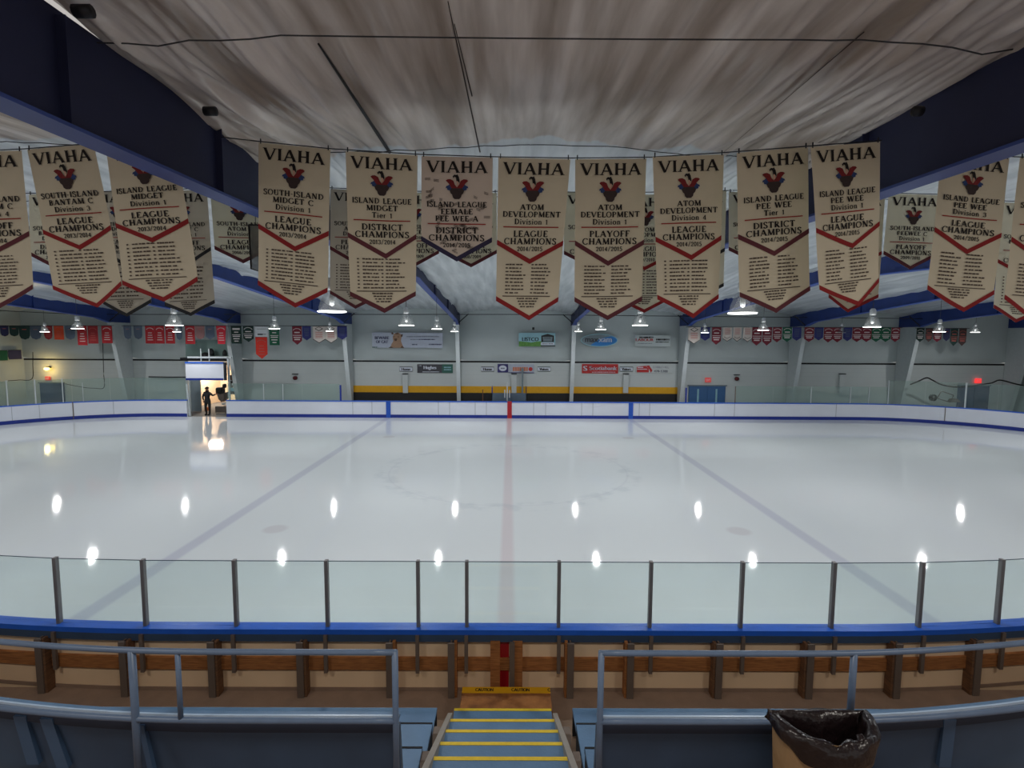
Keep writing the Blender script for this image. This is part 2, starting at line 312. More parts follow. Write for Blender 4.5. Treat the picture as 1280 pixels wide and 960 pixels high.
def serif_polys(text, x0, x1, ytop, h, wt=1.):
    """polygons in (u, v) banner space, v growing downward"""
    tot = sum(GL[c][0]+.13 for c in text)-.13; k = (x1-x0)/tot; x = x0; out = []
    for c in text:
        w, st, se = GL[c]
        def mp(p): return (x+p[0]*k, ytop+h*(1-p[1]))
        for th, pts in st:
            th *= wt
            for i in range(len(pts)-1):
                (ax, ay), (bx, by) = pts[i], pts[i+1]; dx, dy = bx-ax, by-ay; L = math.hypot(dx, dy) or 1
                if th > .05 and len(pts) > 2:     # modulate curve weight
                    tt = th*(.6+.75*abs(dy)/L)
                else: tt = th
                nx, ny = -dy/L*tt/2, dx/L*tt/2; ex, ey = (dx/L*.02, dy/L*.02) if len(pts) > 2 else (0, 0)
                out.append([mp(q) for q in ((ax+nx-ex, ay+ny-ey), (bx+nx+ex, by+ny+ey), (bx-nx+ex, by-ny+ey), (ax-nx-ex, ay-ny-ey))])
        for sx, sy in se:
            y0 = sy-.035 if sy > 0 else sy; out.append([mp(q) for q in ((sx-.15, y0), (sx+.15, y0), (sx+.15, y0+.06), (sx-.15, y0+.06))])
        x += (w+.13)*k
    return out

# ------------------------------------------------------------------ setting
YW = 36.4                                # far wall
FX = [at(p, 450, YW).x for p in (166, 303, 441, 575, 713, 848, 985, 1120, 1256)]
FX = [FX[0] - (FX[1]-FX[0])] + FX        # one frame more on the left
XL, XR = -33.6, 35.3
def top_z(y):
    pts = [(-9, 7.1), (3, 7.44), (7.2, 7.53), (19.5, 7.74), (YW, 6.9)]
    for (a, b), (c, d) in zip(pts, pts[1:]):
        if y <= c: return b+(d-b)*(y-a)/(c-a)
    return pts[-1][1]
def bot_z(y):
    pts = [(-9, 6.2), (3.5, 6.60), (7.2, 6.72), (19.5, 7.24), (33.3, 6.22), (34.4, 5.95)]
    for (a, b), (c, d) in zip(pts, pts[1:]):
        if y <= c: return b+(d-b)*(y-a)/(c-a)
    return pts[-1][1]
def sm(a, b, x): x = max(0, min(1, (x-a)/(b-a))); return x*x*(3-2*x)
def ceil_z(x, y):
    k = 0
    bays = FX + [XR+1.5]
    lo = max([f for f in bays if f <= x], default=XL); hi = min([f for f in bays if f > x], default=XR)
    w = max(hi-lo, .5); tt = (x-lo)/w; edge = min(tt, 1-tt)*w
    z = top_z(y) + (.18*sm(0, .9, edge) + .14*sm(.5, 3.5, edge))*sm(4, 9, y)+.08*(1-sm(4, 9, y))
    if y > 30: z -= .1*(y-30)/6
    # sag of the sheet between purlins
    fr = (y-4.45) % 3.05/3.05; z -= .035*math.sin(math.pi*fr)*sm(0, .8, edge)
    fan = x + (x-(lo+hi)/2)*.05*math.sin(y*.9)
    amp = (.03+.11*math.exp(-edge/.9))
    n1 = noise.noise(Vector((fan*2.3, y*.22, 3))); n2 = noise.noise(Vector((fan*6, y*.4, 9))); n3 = noise.noise(Vector((fan*14, y*.6, 5)))
    w1 = (1-abs(n1)*2)**2; w2 = (1-abs(n2)*2)**2
    z -= amp*(w1*.9+w2*.55+n3*.25)+.02*noise.noise(Vector((x*.5, y*.5, 1)))
    return z
mb = MB()
def grid(x0, x1, y0, y1, nx, ny):
    n = len(mb.v)
    for j in range(ny+1):
        for i in range(nx+1):
            x = x0+(x1-x0)*i/nx; y = y0+(y1-y0)*j/ny; mb.v.append(Vector((x, y, ceil_z(x, y))))
    for j in range(ny):
        for i in range(nx): a = n+j*(nx+1)+i; mb.f.append([a, a+1, a+nx+2, a+nx+1]); mb.mi.append(0)
grid(FX[4], FX[5]-.001, 1.5, 13, 260, 150); grid(FX[4], FX[5]-.001, 13, YW+.3, 90, 80)
grid(FX[4], FX[5]-.001, -9, 1.5, 40, 20)
for i in range(len(FX)):
    if i == 4: continue
    a = FX[i]; b = FX[i+1]-.001 if i+1 < len(FX) else XR
    if i in (3, 5): grid(a, b, -9, YW+.3, 110, 190)
    elif b > a: grid(a, b, -9, YW+.3, 50, 90)
grid(XL, FX[0]-.001, -9, YW+.3, 10, 60)
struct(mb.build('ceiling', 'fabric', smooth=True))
# ceiling seam cords (battens holding the sheet)
n = 1
for y in (4.55, 7.75, 10.8):
    for i in (3, 4, 5):
        a, b = FX[i]+.05, FX[i+1]-.05; pts = []
        for k in range(31):
            x = a+(b-a)*k/30; pts.append((x, y, ceil_z(x, y)-.03 if y > 5 else min(top_z(y)+.03-.02*math.sin(math.pi*k/30), min(ceil_z(x+d, y) for d in (-.3, -.15, 0, .15, .3))-.015)))
        struct(MB().tube(pts, .006, 6).build('trim_%d' % n, 'cord')); n += 1
# a few long seams and a dark slit in the sheet
for (u0, v0), (u1, v1), w in (((398, 55), (487, 190), .022), ((560, 2), (600, 190), .008), ((568, 30), (590, 120), .006), ((905, 190), (1080, 40), .004)):
    P = []
    for k in range(21):
        u, v = u0+(u1-u0)*k/20, v0+(v1-v0)*k/20
        r = ray(u, v); tt = 2/r.z
        for _ in range(12):
            q = EYE+r*tt; tt *= (ceil_z(q.x, q.y)-.01-CAM_H)/(q.z-CAM_H)
        P.append(EYE+r*tt)
    struct(MB().tube(P, [w*(.4+.8*k/20) for k in range(21)], 6).build('trim_%d' % n, 'dark_metal' if w > .01 else 'ink_soft')); n += 1

# ice, floors
ice = MB(); pr = []
def rink(r=8.4, x=30.2, y0=6.95, y1=32.85, st=10):
    P = []
    for cx_, cy_, a in ((x-r, y0+r, -90), (x-r, y1-r, 0), (-x+r, y1-r, 90), (-x+r, y0+r, 180)):
        for k in range(st+1): t = math.radians(a+90*k/st); P.append((cx_+r*math.cos(t), cy_+r*math.sin(t)))
    return P
ice.face([(p[0], p[1], 0) for p in rink(y0=6.85, x=31, r=8.9, y1=32.9)]); o = struct(ice.build('floor', 'ice'))
struct(MB().box(XL-.3, XR+.3, 25, 42, -.14, -.02).build('floor', 'far_floor'))
struct(MB().box(-12, 12, 5.0, 6.92, .0, .15).build('floor', 'walk_floor'))
struct(MB().box(-14, 14, -6, 3.72, 1.5, 1.72).build('floor', 'walk_floor'))
# far wall : lower boarded part, painted bands, bulging insulation above
wm = MB(); zt = 3.42
dx0, dx1 = at(236, 500, YW).x, at(296, 500, YW).x
def wallspan(mbx, z0, z1, mi, x0=XL, x1=XR, y=YW, gap=True):
    if gap and z0 < 2.4 and x0 < dx0 and x1 > dx1:
        mbx.box(x0, dx0, y, y+.15, z0, z1, mi); mbx.box(dx1, x1, y, y+.15, z0, z1, mi)
    else: mbx.box(x0, x1, y, y+.15, z0, z1, mi)
wallspan(wm, -.1, 2.38, 0); wallspan(wm, 2.38, zt+.1, 0)
for z in [1.9+.3*k for k in range(5)]:
    if z > 2.4: wm.box(XL, XR, YW-.008, YW+.01, z, z+.012, 1)
struct(wm.build('wall_far', ['wall_panel', 'wall_white']))
bx0, bx1 = at(442, 490, YW).x, at(848, 490, YW).x
zy1, zy0, zb0 = at(640, 483, YW).z, at(640, 491.2, YW).z, -.05
struct(MB().box(bx0, bx1, YW-.03, YW, zy0, zy1).build('trim_band', 'yellow_band'))
struct(MB().box(bx0, bx1, YW-.032, YW, zb0, zy0).build('trim_band', 'black_band'))
mb = MB(); nz_, nx_ = 14, 8
for i in range(len(FX)):
    a = FX[i]; b = FX[i+1] if i+1 < len(FX) else XR
    n0 = len(mb.v); nx_ = 16
    for j in range(nz_+1):
        tz = j/nz_; z = zt+.04+(7.15-zt)*tz
        for k in range(nx_+1):
            tx = k/nx_; bul = math.sin(math.pi*min(1, tx))**.6*(.1+.5*math.sin(math.pi*min(1, (tz+.02)*.62+.04))*(1-tz)**.8)
            lift = .1*(1-math.sin(math.pi*tx)**.5)*(1-tz)**6
            mb.v.append(Vector((a+(b-a)*tx, YW-.05-bul*.9*sm(0, .12, tz+.03), z+lift)))
    for j in range(nz_):
        for k in range(nx_): q = n0+j*(nx_+1)+k; mb.f.append([q, q+nx_+1, q+nx_+2, q+1]); mb.mi.append(0)
struct(mb.build('wall_far', 'wall_white', smooth=True))
struct(MB().box(XL, XR, YW-.02, YW+.02, zt-.06, zt+.05).build('trim_gap', 'gap_shade_dark'))
struct(MB().box(XL-.15, XL, -6, YW, -.1, 7.2).build('wall_left', 'wall_white'))
struct(MB().box(XR, XR+.15, -6, YW, -.1, 7.2).build('wall_right', 'wall_white'))
# conduit and cable run high on the far wall
pts = [(XL+.2, 34.3, at(10, 388, 34.3).z)]+[tuple(at(u, 393+max(0, u-640)*.0105, 34.3)) for u in range(100, 1240, 60)]
tag(MB().tube(pts, .025, 6).build('conduit', 'dark_metal'), 'long thin dark conduit running under the roof in front of the far wall', 'pipe')

# ------------------------------------------------------------------ steel frames
fl = ['blue steel roof frame with white column at the far left, past the dark left doorway', 'steel frame on the left whose white column stands left of the raised gate',
      'steel frame on the left whose white column stands just right of the zamboni bay', 'steel frame whose wide white column ends the yellow and black wall band on the left',
      'nearest left roof frame with huge dark blue beam crossing the upper left corner', 'roof frame with huge dark blue beam crossing the upper right corner',
      'steel frame whose column stands beside the blue double doors', 'steel frame behind the row of maroon and navy pennants right of the blue double doors',
      'steel frame on the right whose column stands where the black hose begins', 'last steel frame on the right near the red exit light']
for i, x in enumerate(FX):
    if i == 0: continue
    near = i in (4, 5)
    t = thing('roof_frame', fl[i], 'steel frame', (x, YW-.5, 0), 'steel roof frames across the rink')
    ys = [-9, 3.5, 7.2, 13, 19.5, 26, 33.3, 34.4, YW-.05]; w = .012
    mb = MB()
    for a, b in zip(ys, ys[1:]):
        ca, cb = (bot_z(a) if a < 34.5 else 5.95), (bot_z(b) if b < 34.5 else 5.95)
        mb.hexa([(x-w, a, ca), (x+w, a, ca), (x+w, b, cb), (x-w, b, cb), (x-w, a, top_z(a)+.02), (x+w, a, top_z(a)+.02), (x+w, b, top_z(b)+.02), (x-w, b, top_z(b)+.02)])
    mb.build('beam_web', 'beam_shaded' if near else 'beam_blue', t)
    mb = MB(); fw = .13
    for a, b in zip(ys[:-2], ys[1:-1]):
        za, zb = bot_z(a), bot_z(b)
        mb.hexa([(x-fw, a, za-.03), (x+fw, a, za-.03), (x+fw, b, zb-.03), (x-fw, b, zb-.03), (x-fw, a, za), (x+fw, a, za), (x+fw, b, zb), (x-fw, b, zb)])
    mb.build('beam_flange', 'flange_shaded' if near else 'flange_blue', t)
    for y in (-1, 4.2, 6.35, 9.5, 14, 24, 29):
        MB().hexa([(x-.09, y-.006+.5*0, bot_z(y)), (x+.09, y-.006, bot_z(y)), (x+.09, y+.006, bot_z(y)), (x-.09, y+.006, bot_z(y)),
                   (x-.09, y-.006, top_z(y)-.03), (x+.09, y-.006, top_z(y)-.03), (x+.09, y+.006, top_z(y)-.03), (x-.09, y+.006, top_z(y)-.03)]).build('stiffener', 'beam_shaded' if near else 'beam_blue', t)
    # tapered column
    MB().hexa([(x-w, 35.75, -.1), (x+w, 35.75, -.1), (x+w, YW-.02, -.1), (x-w, YW-.02, -.1), (x-w, 34.45, 5.95), (x+w, 34.45, 5.95), (x+w, YW-.02, 5.95), (x-w, YW-.02, 5.95)]).build('column_web', 'column_white', t)
    MB().hexa([(x-.13, 35.72, -.1), (x+.13, 35.72, -.1), (x+.13, 35.75, -.1), (x-.13, 35.75, -.1), (x-.13, 34.4, 5.95), (x+.13, 34.4, 5.95), (x+.13, 34.45, 5.95), (x-.13, 34.45, 5.95)]).build('column_flange', 'column_white', t)
    s = 1 if x < 0 else -1
    MB().tube([(x+.05*s, 34.4, 6.0), (x+.75*s, 34.45, 6.62)], .035, 6).build('brace', 'dark_metal', t)
# stub purlin pipe ends where the sheet is pulled over the near beams
for (u, v, i, lb) in ((97, 14, 4, 'short round purlin end poking through the ceiling sheet at top left'), (258, 139, 4, 'small purlin end over the left blue beam behind the sheet'), (1155, 139, 5, 'small purlin end over the right blue beam')):
    y = 3.3*0+ (FX[i]+(.12 if i == 4 else -.12)-CX)/((u-640)/F_PX)
    y = abs(y)*.985; z = at(u, v, y).z; xx = at(u, v, y).x
    tag(MB().tube([(xx-.02, y, z), (xx+(.10 if i == 4 else -.10), y, z)], .045, 10).build('purlin_end', 'dark_metal'), lb, 'roof purlin')

# ------------------------------------------------------------------ boards round the ice
rk = rink(r=8.4, x=30.2)
def far_path(u0, u1, n=60):
    """points along the inner far board line between two picture columns"""
    r, X_, Yb = 8.4, 30.2, 32.85; out = []
    def pos(x):
        ax = abs(x)
        if ax <= X_-r: return Yb
        return Yb-r+math.sqrt(max(0, r*r-(ax-X_+r)**2))
    def solve(u):
        lo, hi = -30.15, 30.15
        for _ in range(40):
            mid = (lo+hi)/2; d = Vector((mid, pos(mid), .5))-EYE
            if 640+F_PX*d.dot(CR)/d.dot(CF) < u: lo = mid
            else: hi = mid
        return lo
    a, b = (solve(u0) if u0 > -50 else -30.2), (solve(u1) if u1 < 1330 else 30.2)
    for k in range(n+1): x = a+(b-a)*k/n; out.append((x, pos(x)))
    if u0 <= -50: out = [(-30.2, y) for y in (18, 21, 24)]+out
    if u1 >= 1330: out += [(30.2, y) for y in (24, 21, 18)]
    return out
BH = 1.07
def boards(name, label, u0, u1, seams=(), stripes=()):
    P = far_path(u0, u1); mid = P[len(P)//2]; t = thing(name, label, 'rink boards', (mid[0], mid[1], 0))
    MB().sweep(P, [(0, 0), (0, BH-.06), (.09, BH-.06), (.09, 0)]).build('board_panel', 'white_board', t)
    MB().sweep(P, [(-.025, BH-.06), (-.025, BH), (.14, BH), (.14, BH-.06)]).build('top_cap', 'cap_blue', t)
    MB().sweep(P, [(-.02, 0), (-.02, .2), (0, .2), (0, 0)]).build('kick_strip', 'kick_blue', t)
    for u in seams:
        q = far_path(u-.35, u+.35, 2); MB().sweep(q, [(-.006, .2), (-.006, BH-.06), (0, BH-.06), (0, .2)]).build('panel_seam', 'seam_dark', t)
    for u, mm in stripes:
        q = far_path(u-2.8, u+2.8, 2); MB().sweep(q, [(-.03, .0), (-.03, BH+.01), (0, BH+.01), (0, .0)]).build('line_stripe', mm, t)
    return t
boards('dasher_boards', 'white rink boards with blue trim curving away left of the zamboni gate', -60, 233.5, (15, 49.5, 92, 142))
boards('dasher_boards', 'long white rink boards with blue trim, red centre stripe and two blue stripes', 283, 1340,
       (441, 465, 548, 562, 594, 608, 667, 682, 727, 741, 799, 812, 893, 918, 1045, 1181, 1235), ((485.5, 'stripe_blue'), (637, 'stripe_red'), (788.5, 'stripe_blue')))
for u in (91.5, 1181):
    q = far_path(u-.5, u+.5, 2); tag(MB().sweep(q, [(-.03, .02), (-.03, BH), (-.002, BH), (-.002, .02)]).build('gate_gap', 'steel_dark'),
        'dark vertical gap of a board gate on the %s curve of the rink' % ('left' if u < 600 else 'right'), 'gate gap')
# glass along the far boards
def far_glass(label, spans, posts, dark_end=None):
    P0 = far_path(spans[0][0], spans[-1][1]); c = P0[len(P0)//2]; t = thing('rink_glass', label, 'rink glass', (c[0], c[1]+.06, BH))
    for u0, u1, ztop in spans:
        nn = max(1, round((u1-u0)/48))
        for k in range(nn):
            P = far_path(u0+(u1-u0)*k/nn+.15, u0+(u1-u0)*(k+1)/nn-.15, 8)
            MB().sweep(P, [(.05, BH), (.05, ztop), (.062, ztop), (.062, BH)]).build('pane', 'far_glass', t)
    for u, zz, mm, ww in posts:
        P = far_path(u-ww, u+ww, 1); MB().sweep(P, [(.0, BH), (.0, zz), (.07, zz), (.07, BH)]).build('post', mm, t)
    return t
far_glass('pale green rink glass above the curved boards on the far left', [(-50, 233, 2.45)], [(11, 2.5, 'column_white', .8), (46, 2.5, 'column_white', .9), (80, 2.5, 'column_white', .6), (105, 2.2, 'column_white', .3)])
far_glass('pale green rink glass above the boards right of the zamboni bay', [(284, 425, 2.12)], [(330, 2.1, 'column_white', .3), (354, 2.1, 'column_white', .3), (426, 2.05, 'kick_blue', .9)])
far_glass('pale green rink glass above the boards right of the blue double doors', [(918, 1109, 2.12), (1110, 1335, 2.55)], [(857, 2.0, 'kick_blue', .8), (918.5, 2.1, 'steel_dark', .3), (1013, 2.1, 'column_white', .3), (1062, 2.1, 'column_white', .3), (1085, 2.1, 'column_white', .3), (1109, 2.55, 'column_white', .4), (1205, 2.55, 'column_white', 1.1)])

# ------------------------------------------------------------------ near boards seen from behind
def bow(x, k=1.): return k*max(0, (abs(x)-4.6)/2.2)**2*.11
NX = [-11+.5*i for i in range(45)]
def nsweep(y, y2, z0, z1, x0=-11, x1=11):
    xs = [x0]+[x for x in NX if x0 < x < x1]+[x1]
    return MB().sweep([(x, y+bow(x)) for x in xs], [(0, z0), (0, z1), (y2-y, z1), (y2-y, z0)])
nb = thing('dasher_boards', 'near rink boards seen from behind, cream panels with wooden framing and blue cap', 'rink boards', (0, 6.87, .15))
nsweep(6.87, 6.93, 0, 1.0).build('board_panel', 'cream_panel', nb)
nsweep(6.93, 6.95, 0, 1.0).build('ice_side_panel', 'white_board', nb)
nsweep(6.80, 6.985, 1.0, 1.07).build('top_cap', 'cap_blue', nb)
nsweep(6.80, 6.87, .90, 1.0).build('cap_fascia', 'parapet_navy', nb)  # navy paints in the shade under the cap
zr1, zr0 = at(640, 823, 6.83).z, at(640, 838, 6.83).z
nsweep(6.83, 6.87, zr0, zr1).build('wood_rail', 'wood_orange', nb)
nsweep(6.86, 6.87, .15, .2).build('base_strip', 'walk_floor', nb)
for k, u in enumerate((-58, 48, 157, 267, 377, 488, 564.5, 712.5, 787, 897, 1010, 1120, 1225, 1330)):
    P = at(u, 835, 6.77); x = P.x; y = 6.71+bow(x); s = 1 if x < 0 else -1
    MB().box(x-.045, x+.045, y, y+.03, .12, .93).box(x-.012, x+.012, y+.03, y+.14, .12, .93).build('steel_stud', 'steel_dark', nb)
    MB().box(x-.02+s*.055, x+.02+s*.055, y+.02, y+.15, .15, .93).build('wood_stud', 'wood_orange' if abs(u-640) < 200 else 'wood_dark', nb)
for u in (619, 647):
    x = at(u, 830, 6.8).x; MB().box(x-.065, x+.065, 6.78, 6.87, .15, .92).build('wood_stud', 'wood_orange', nb)
x = at(630.5, 830, 6.8).x; MB().box(x-.06, x+.06, 6.855, 6.868, .15, .92).build('line_stripe', 'stripe_red', nb)
x = at(640, 830, 6.8).x; MB().box(x-.035, x+.035, 6.74, 6.78, .13, .92).build('steel_stud', 'steel_dark', nb)
GP = [-50, 65, 178.5, 293, 408, 522.5, 583.5, 699, 814, 928.5, 1043, 1155.5, 1263, 1370]
gt = thing('rink_glass', 'low glass barrier on the near boards with grey metal posts', 'rink glass', (0, 6.9, 1.07))
gx = [at(u, 703, 6.9).x for u in GP]; ZG = at(640, 702.5, 6.9).z
for a, b in zip(gx, gx[1:]):
    ya, yb = 6.9+bow(a), 6.9+bow(b)
    MB().hexa([(a+.02, ya, 1.07), (b-.02, yb, 1.07), (b-.02, yb+.012, 1.07), (a+.02, ya+.012, 1.07), (a+.02, ya, ZG), (b-.02, yb, ZG), (b-.02, yb+.012, ZG), (a+.02, ya+.012, ZG)]).build('pane', 'near_glass', gt)
MB().tube([(x, 6.906+bow(x), ZG) for x in gx], .006, 6).build('glass_edge', 'box_grey', gt)
for x in gx:
    y = 6.9+bow(x); p = MB().box(x-.024, x+.024, y-.035, y+.03, 1.0, ZG+.02); p.build('post', 'steel', gt, bevel=.006)
    MB().box(x-.024, x+.024, y-.13, y-.09, zr0-.01, 1.0).build('post_bracket', 'steel_dark', gt)

# ------------------------------------------------------------------ bleacher, stairs
tiers = [(6.06, 5.37, .50), (5.35, 4.61, .85), (4.59, 3.85, 1.20)]
for s, side in ((-1, 'left'), (1, 'right')):
    names = ['lowest', 'middle', 'top']
    for k, (ya, yb, z) in enumerate(tiers):
        x0, x1 = ((.83, .78, .76, .74)[k], 10)
        xs = [x0+(x1-x0)*j/24 for j in range(25)]
        P = [(s*x, ya+bow(x, .9)) for x in xs]
        if s < 0: P = P[::-1]
        mb = MB().sweep(P, [(0, z-.04), (0, z), (yb-ya, z), (yb-ya, z-.04)])
        t = thing('bleacher_bench', '%s blue painted bleacher plank on the %s of the yellow edged stairs' % (names[k], side), 'bleacher', (s*3, ya, z-.04), 'blue bleacher planks beside the stairs')
        mb.build('plank', 'bleacher_blue', t)
        MB().sweep(P, [(-.02, z-.34), (-.02, z-.045), (-.035, z-.045), (-.035, z-.34)]).build('riser', 'gap_shade_dark', t)
        MB().sweep(P, [(.003, z-.03), (.003, z-.001), (0, z-.001), (0, z-.03)]).build('edge', 'edge_highlight', t) if k == 0 else MB().sweep(P, [(.012, z-.06), (.012, z+.003), (-.012, z+.003), (-.012, z-.06)]).build('edge', 'gap_shade_dark', t)  # lowest edge is a painted highlight, others paint the shade line between planks
ns = [(6.15, .42), (5.72, .61), (5.29, .82), (4.86, 1.03), (4.43, 1.24), (4.0, 1.45)]
st = thing('stairs', 'blue painted stairs with yellow nosings going down to the boards', 'stairs', (0, 6.1, .15))
ex0 = at(568, 886, 6.15).x; ex1 = at(689, 886, 6.15).x
for k, (y, z) in enumerate(ns):
    y2 = ns[k+1][0] if k+1 < len(ns) else 3.72
    MB().box(ex0, ex1, y2-.02, y, z-.05, z).build('tread', 'bleacher_blue', st)
    MB().box(ex0, ex1, y-.035, y+.006, z-.03, z+.004).build('nosing', 'nosing_yellow', st)
    MB().box(ex0, ex1, y-.03, y-.015, z-.24, z-.05).build('riser', 'parapet_navy', st)
for s, xx in ((-1, ex0), (1, ex1)):
    a, b = (5.95, .52), (3.9, 1.52); x0, x1 = sorted((xx, xx+s*.055))
    MB().hexa([(x0, a[0], a[1]-.3), (x1, a[0], a[1]-.3), (x1, b[0], b[1]-.3), (x0, b[0], b[1]-.3), (x0, a[0], a[1]), (x1, a[0], a[1]), (x1, b[0], b[1]), (x0, b[0], b[1])][::1]).build('stringer', 'stringer', st)
    for k in range(3):
        y = 5.34-.76*k; z = .80+.35*k; x0, x1 = sorted((xx+s*.056, xx+s*.135)); MB().box(x0, x1, y-.12, y, z-.1, z+.03).build('bracket', 'steel_dark', st, bevel=.01)
bs = thing('step_box', 'plywood step box with yellow caution strip at foot of the stairs', 'step box', (0, 6.4, .15))
sx0, sx1 = at(575, 880, 6.25).x, at(690, 880, 6.25).x
MB().box(sx0, sx1, 6.17, 6.60, .15, .385).build('body', 'plywood', bs, bevel=.006)
zs = .386; ysf = atz(640, 859, zs).y; ysn = atz(640, 866.5, zs).y
MB().box(sx0, sx1, ysn, ysf, .15, .389).build('warning_strip', 'caution_yellow', bs)
mb = MB()
for u in (605.5, 650.5, 686):
    txt = 'CAUTION' if u < 680 else 'C'; vs, fs = sans(txt); wpx = 23 if u < 680 else 3
    xc = atz(u, 862, zs).x; w = wpx*.0102
    for e_ in (-.0025, 0, .0025):
        n_ = len(mb.v); mb.v += [Vector((xc+a*w+e_, (ysn+ysf)/2+b*.06, .3915+abs(e_)*.1)) for a, b in vs]
        for f in fs: mb.f.append([n_+i for i in f]); mb.mi.append(0)
mb.build('caution_lettering', 'ink', bs)

# ------------------------------------------------------------------ railings and parapet
def rl(x, k=1.): return 3.5+max(0, (abs(x)-2.0)/1.4)**2*.085*k
ZR = at(320, 815, 3.5).z; ZL = at(640, 901.5, 3.5).z; rr = .021
for s, side, ue in ((-1, 'left', 494), (1, 'right', 751)):
    xe = at(ue, 850, 3.5).x; xs = [xe+s*(.0+.15*k) for k in range(34)]
    t = thing('guard_rail', 'blue grey pipe railing on the %s of the stairs' % side, 'railing', (xe, 3.5, 1.72))
    MB().tube([(x, rl(x), ZR) for x in xs], rr).build('top_rail', 'rail_paint', t)
    MB().tube([(x, rl(x), ZL) for x in xs], rr+.001).build('lower_rail', 'rail_paint', t)
    MB().tube([(xe, 3.5, 1.72), (xe, 3.5, ZR+.012)], rr+.001).build('post', 'rail_paint', t)
    for u, r2, zb in (((170, .026, 1.8), (228, .018, ZL)) if s < 0 else ((1062, .024, ZL), (1390, .024, ZL))):
        x = at(u, 830, 3.55).x; MB().tube([(x, rl(x)+.0, zb), (x, rl(x), ZR)], r2).build('post', 'rail_paint', t)
    tp = thing('parapet', 'dark navy parapet under the %s pipe railing' % side, 'parapet', (xe, 3.62, 1.72))
    P = [(x, rl(x)) for x in xs]
    if s < 0: P = P[::-1]
    mb = MB().sweep(P, [(.10, ZL-.13), (.16, ZL-.13), (.26, 1.5), (.20, 1.5)]); mb.build('panel', 'parapet_navy', tp)
    zc = at(640, 893.5, 3.62).z
    MB().sweep(P, [(.10, zc-.03), (.10, zc), (.15, zc), (.15, zc-.03)]).build('cap', 'bleacher_blue', tp)
    MB().sweep(P, [(.098, zc-.012), (.098, zc+.006), (.112, zc+.006), (.112, zc-.012)]).build('cap_highlight', 'edge_highlight', tp)  # pale strip paints a highlight along the cap
    MB().sweep(P, [(.085, ZL-.16), (.085, ZL-.09), (.1, ZL-.09), (.1, ZL-.16)]).build('shade_strip', 'shade_navy', tp)  # dark strip stands in for the shade below the lower rail
    for u0, u1 in (((14, 34), (52, 76), (180, 194)) if s < 0 else ((1192, 1184),)):
        a = at(u0, 903, 3.62); b = at(u1, 962, 3.68); w = .045 if len((u0, u1)) and u0 != 180 else .02
        ya = rl(a.x)+.09; yb = rl(b.x)+.15
        MB().hexa([(b.x-w, yb-.03, b.z), (b.x+w, yb-.03, b.z), (b.x+w, yb+.02, b.z), (b.x-w, yb+.02, b.z), (a.x-w, ya-.02, a.z), (a.x+w, ya-.02, a.z), (a.x+w, ya+.02, a.z), (a.x-w, ya+.02, a.z)]).build('batten', 'batten', tp)

# ------------------------------------------------------------------ waste bin with liner
wb = thing('waste_bin', 'tan half round waste bin lined with a black bag in front of the right railing', 'waste bin', (at(1023, 900, 3.2).x, 3.2, 1.72))
bl, br = at(965, 890, 3.36).x, at(1080, 890, 3.36).x; bc = (bl+br)/2; hw = (br-bl)/2; zt_ = at(1010, 890, 3.36).z
def dshape(k, n=36, off=0, inset=0):   # k 0..1 round the D outline
    t = 2*math.pi*k; x = math.cos(t); y = math.sin(t)
    if y > 0: yy = min(y*2.4, 1)*.0+ (0 if True else 0); return (bc+(hw+off-inset)*max(-1, min(1, x*1.25 if abs(x) < .8 else math.copysign(1, x))), 3.36+off*.3-inset)
    return (bc+(hw+off-inset)*x, 3.36+inset*0-(.30+off-inset)*(-y)**.9)
N = 72
def ring(z_fn, off, inset=0): return [Vector((*dshape(i/N, N, off+0, inset), z_fn(i/N))) for i in range(N)]
mb = MB(); rows = [ring(lambda k: 1.72, -.04), ring(lambda k: zt_, 0)]
for r_ in rows: mb.v += r_
for i in range(N): mb.f.append([i, (i+1) % N, N+(i+1) % N, N+i]); mb.mi.append(0)
mb.smooth = False; mb.build('bin_body', 'can_tan', wb)
mb = MB()
def wob(i, j, a): return a*noise.noise(Vector((math.cos(2*math.pi*i/N)*3, math.sin(2*math.pi*i/N)*3, j*.9)))
prof = [(.015, -.15), (.03, -.10), (.03, -.03), (.016, .012), (-.02, .014), (-.05, -.02), (-.06, -.12), (-.075, -.26), (-.10, -.40), (-.2, -.46)]
for j, (o_, dz) in enumerate(prof):
    for i in range(N):
        k = i/N; x, y = dshape(k, N, 0, 0); cxx, cyy = bc, 3.24; front = max(0, -math.sin(2*math.pi*k))
        d = Vector((x-cxx, y-cyy)); L = d.length or 1; sc_ = (L+o_+wob(i, j, .025))/L
        if sc_ < .1: sc_ = .1
        z = zt_+dz*(.45+.75*front if j < 3 else 1)+wob(i, j+7, .008+.03*front)-(.03*max(0, math.sin(2*math.pi*k*3+.5))*front if j < 3 else 0)
        mb.v.append(Vector((cxx+d.x*sc_, min(cyy+d.y*sc_, 3.40), z)))
for j in range(len(prof)-1):
    for i in range(N): a = j*N+i; b = j*N+(i+1) % N; mb.f.append([a, b, b+N, a+N]); mb.mi.append(0)
mb.f.append([(len(prof)-1)*N+i for i in range(N)]); mb.mi.append(0)
mb.smooth = True; mb.build('bin_liner', 'bag_black', wb)
MB().tube([at(1074, 918, 3.12), at(1079, 930, 3.09), at(1076, 941, 3.08)], [.02, .03, .008], 8).build('liner_knot', 'bag_black', wb)

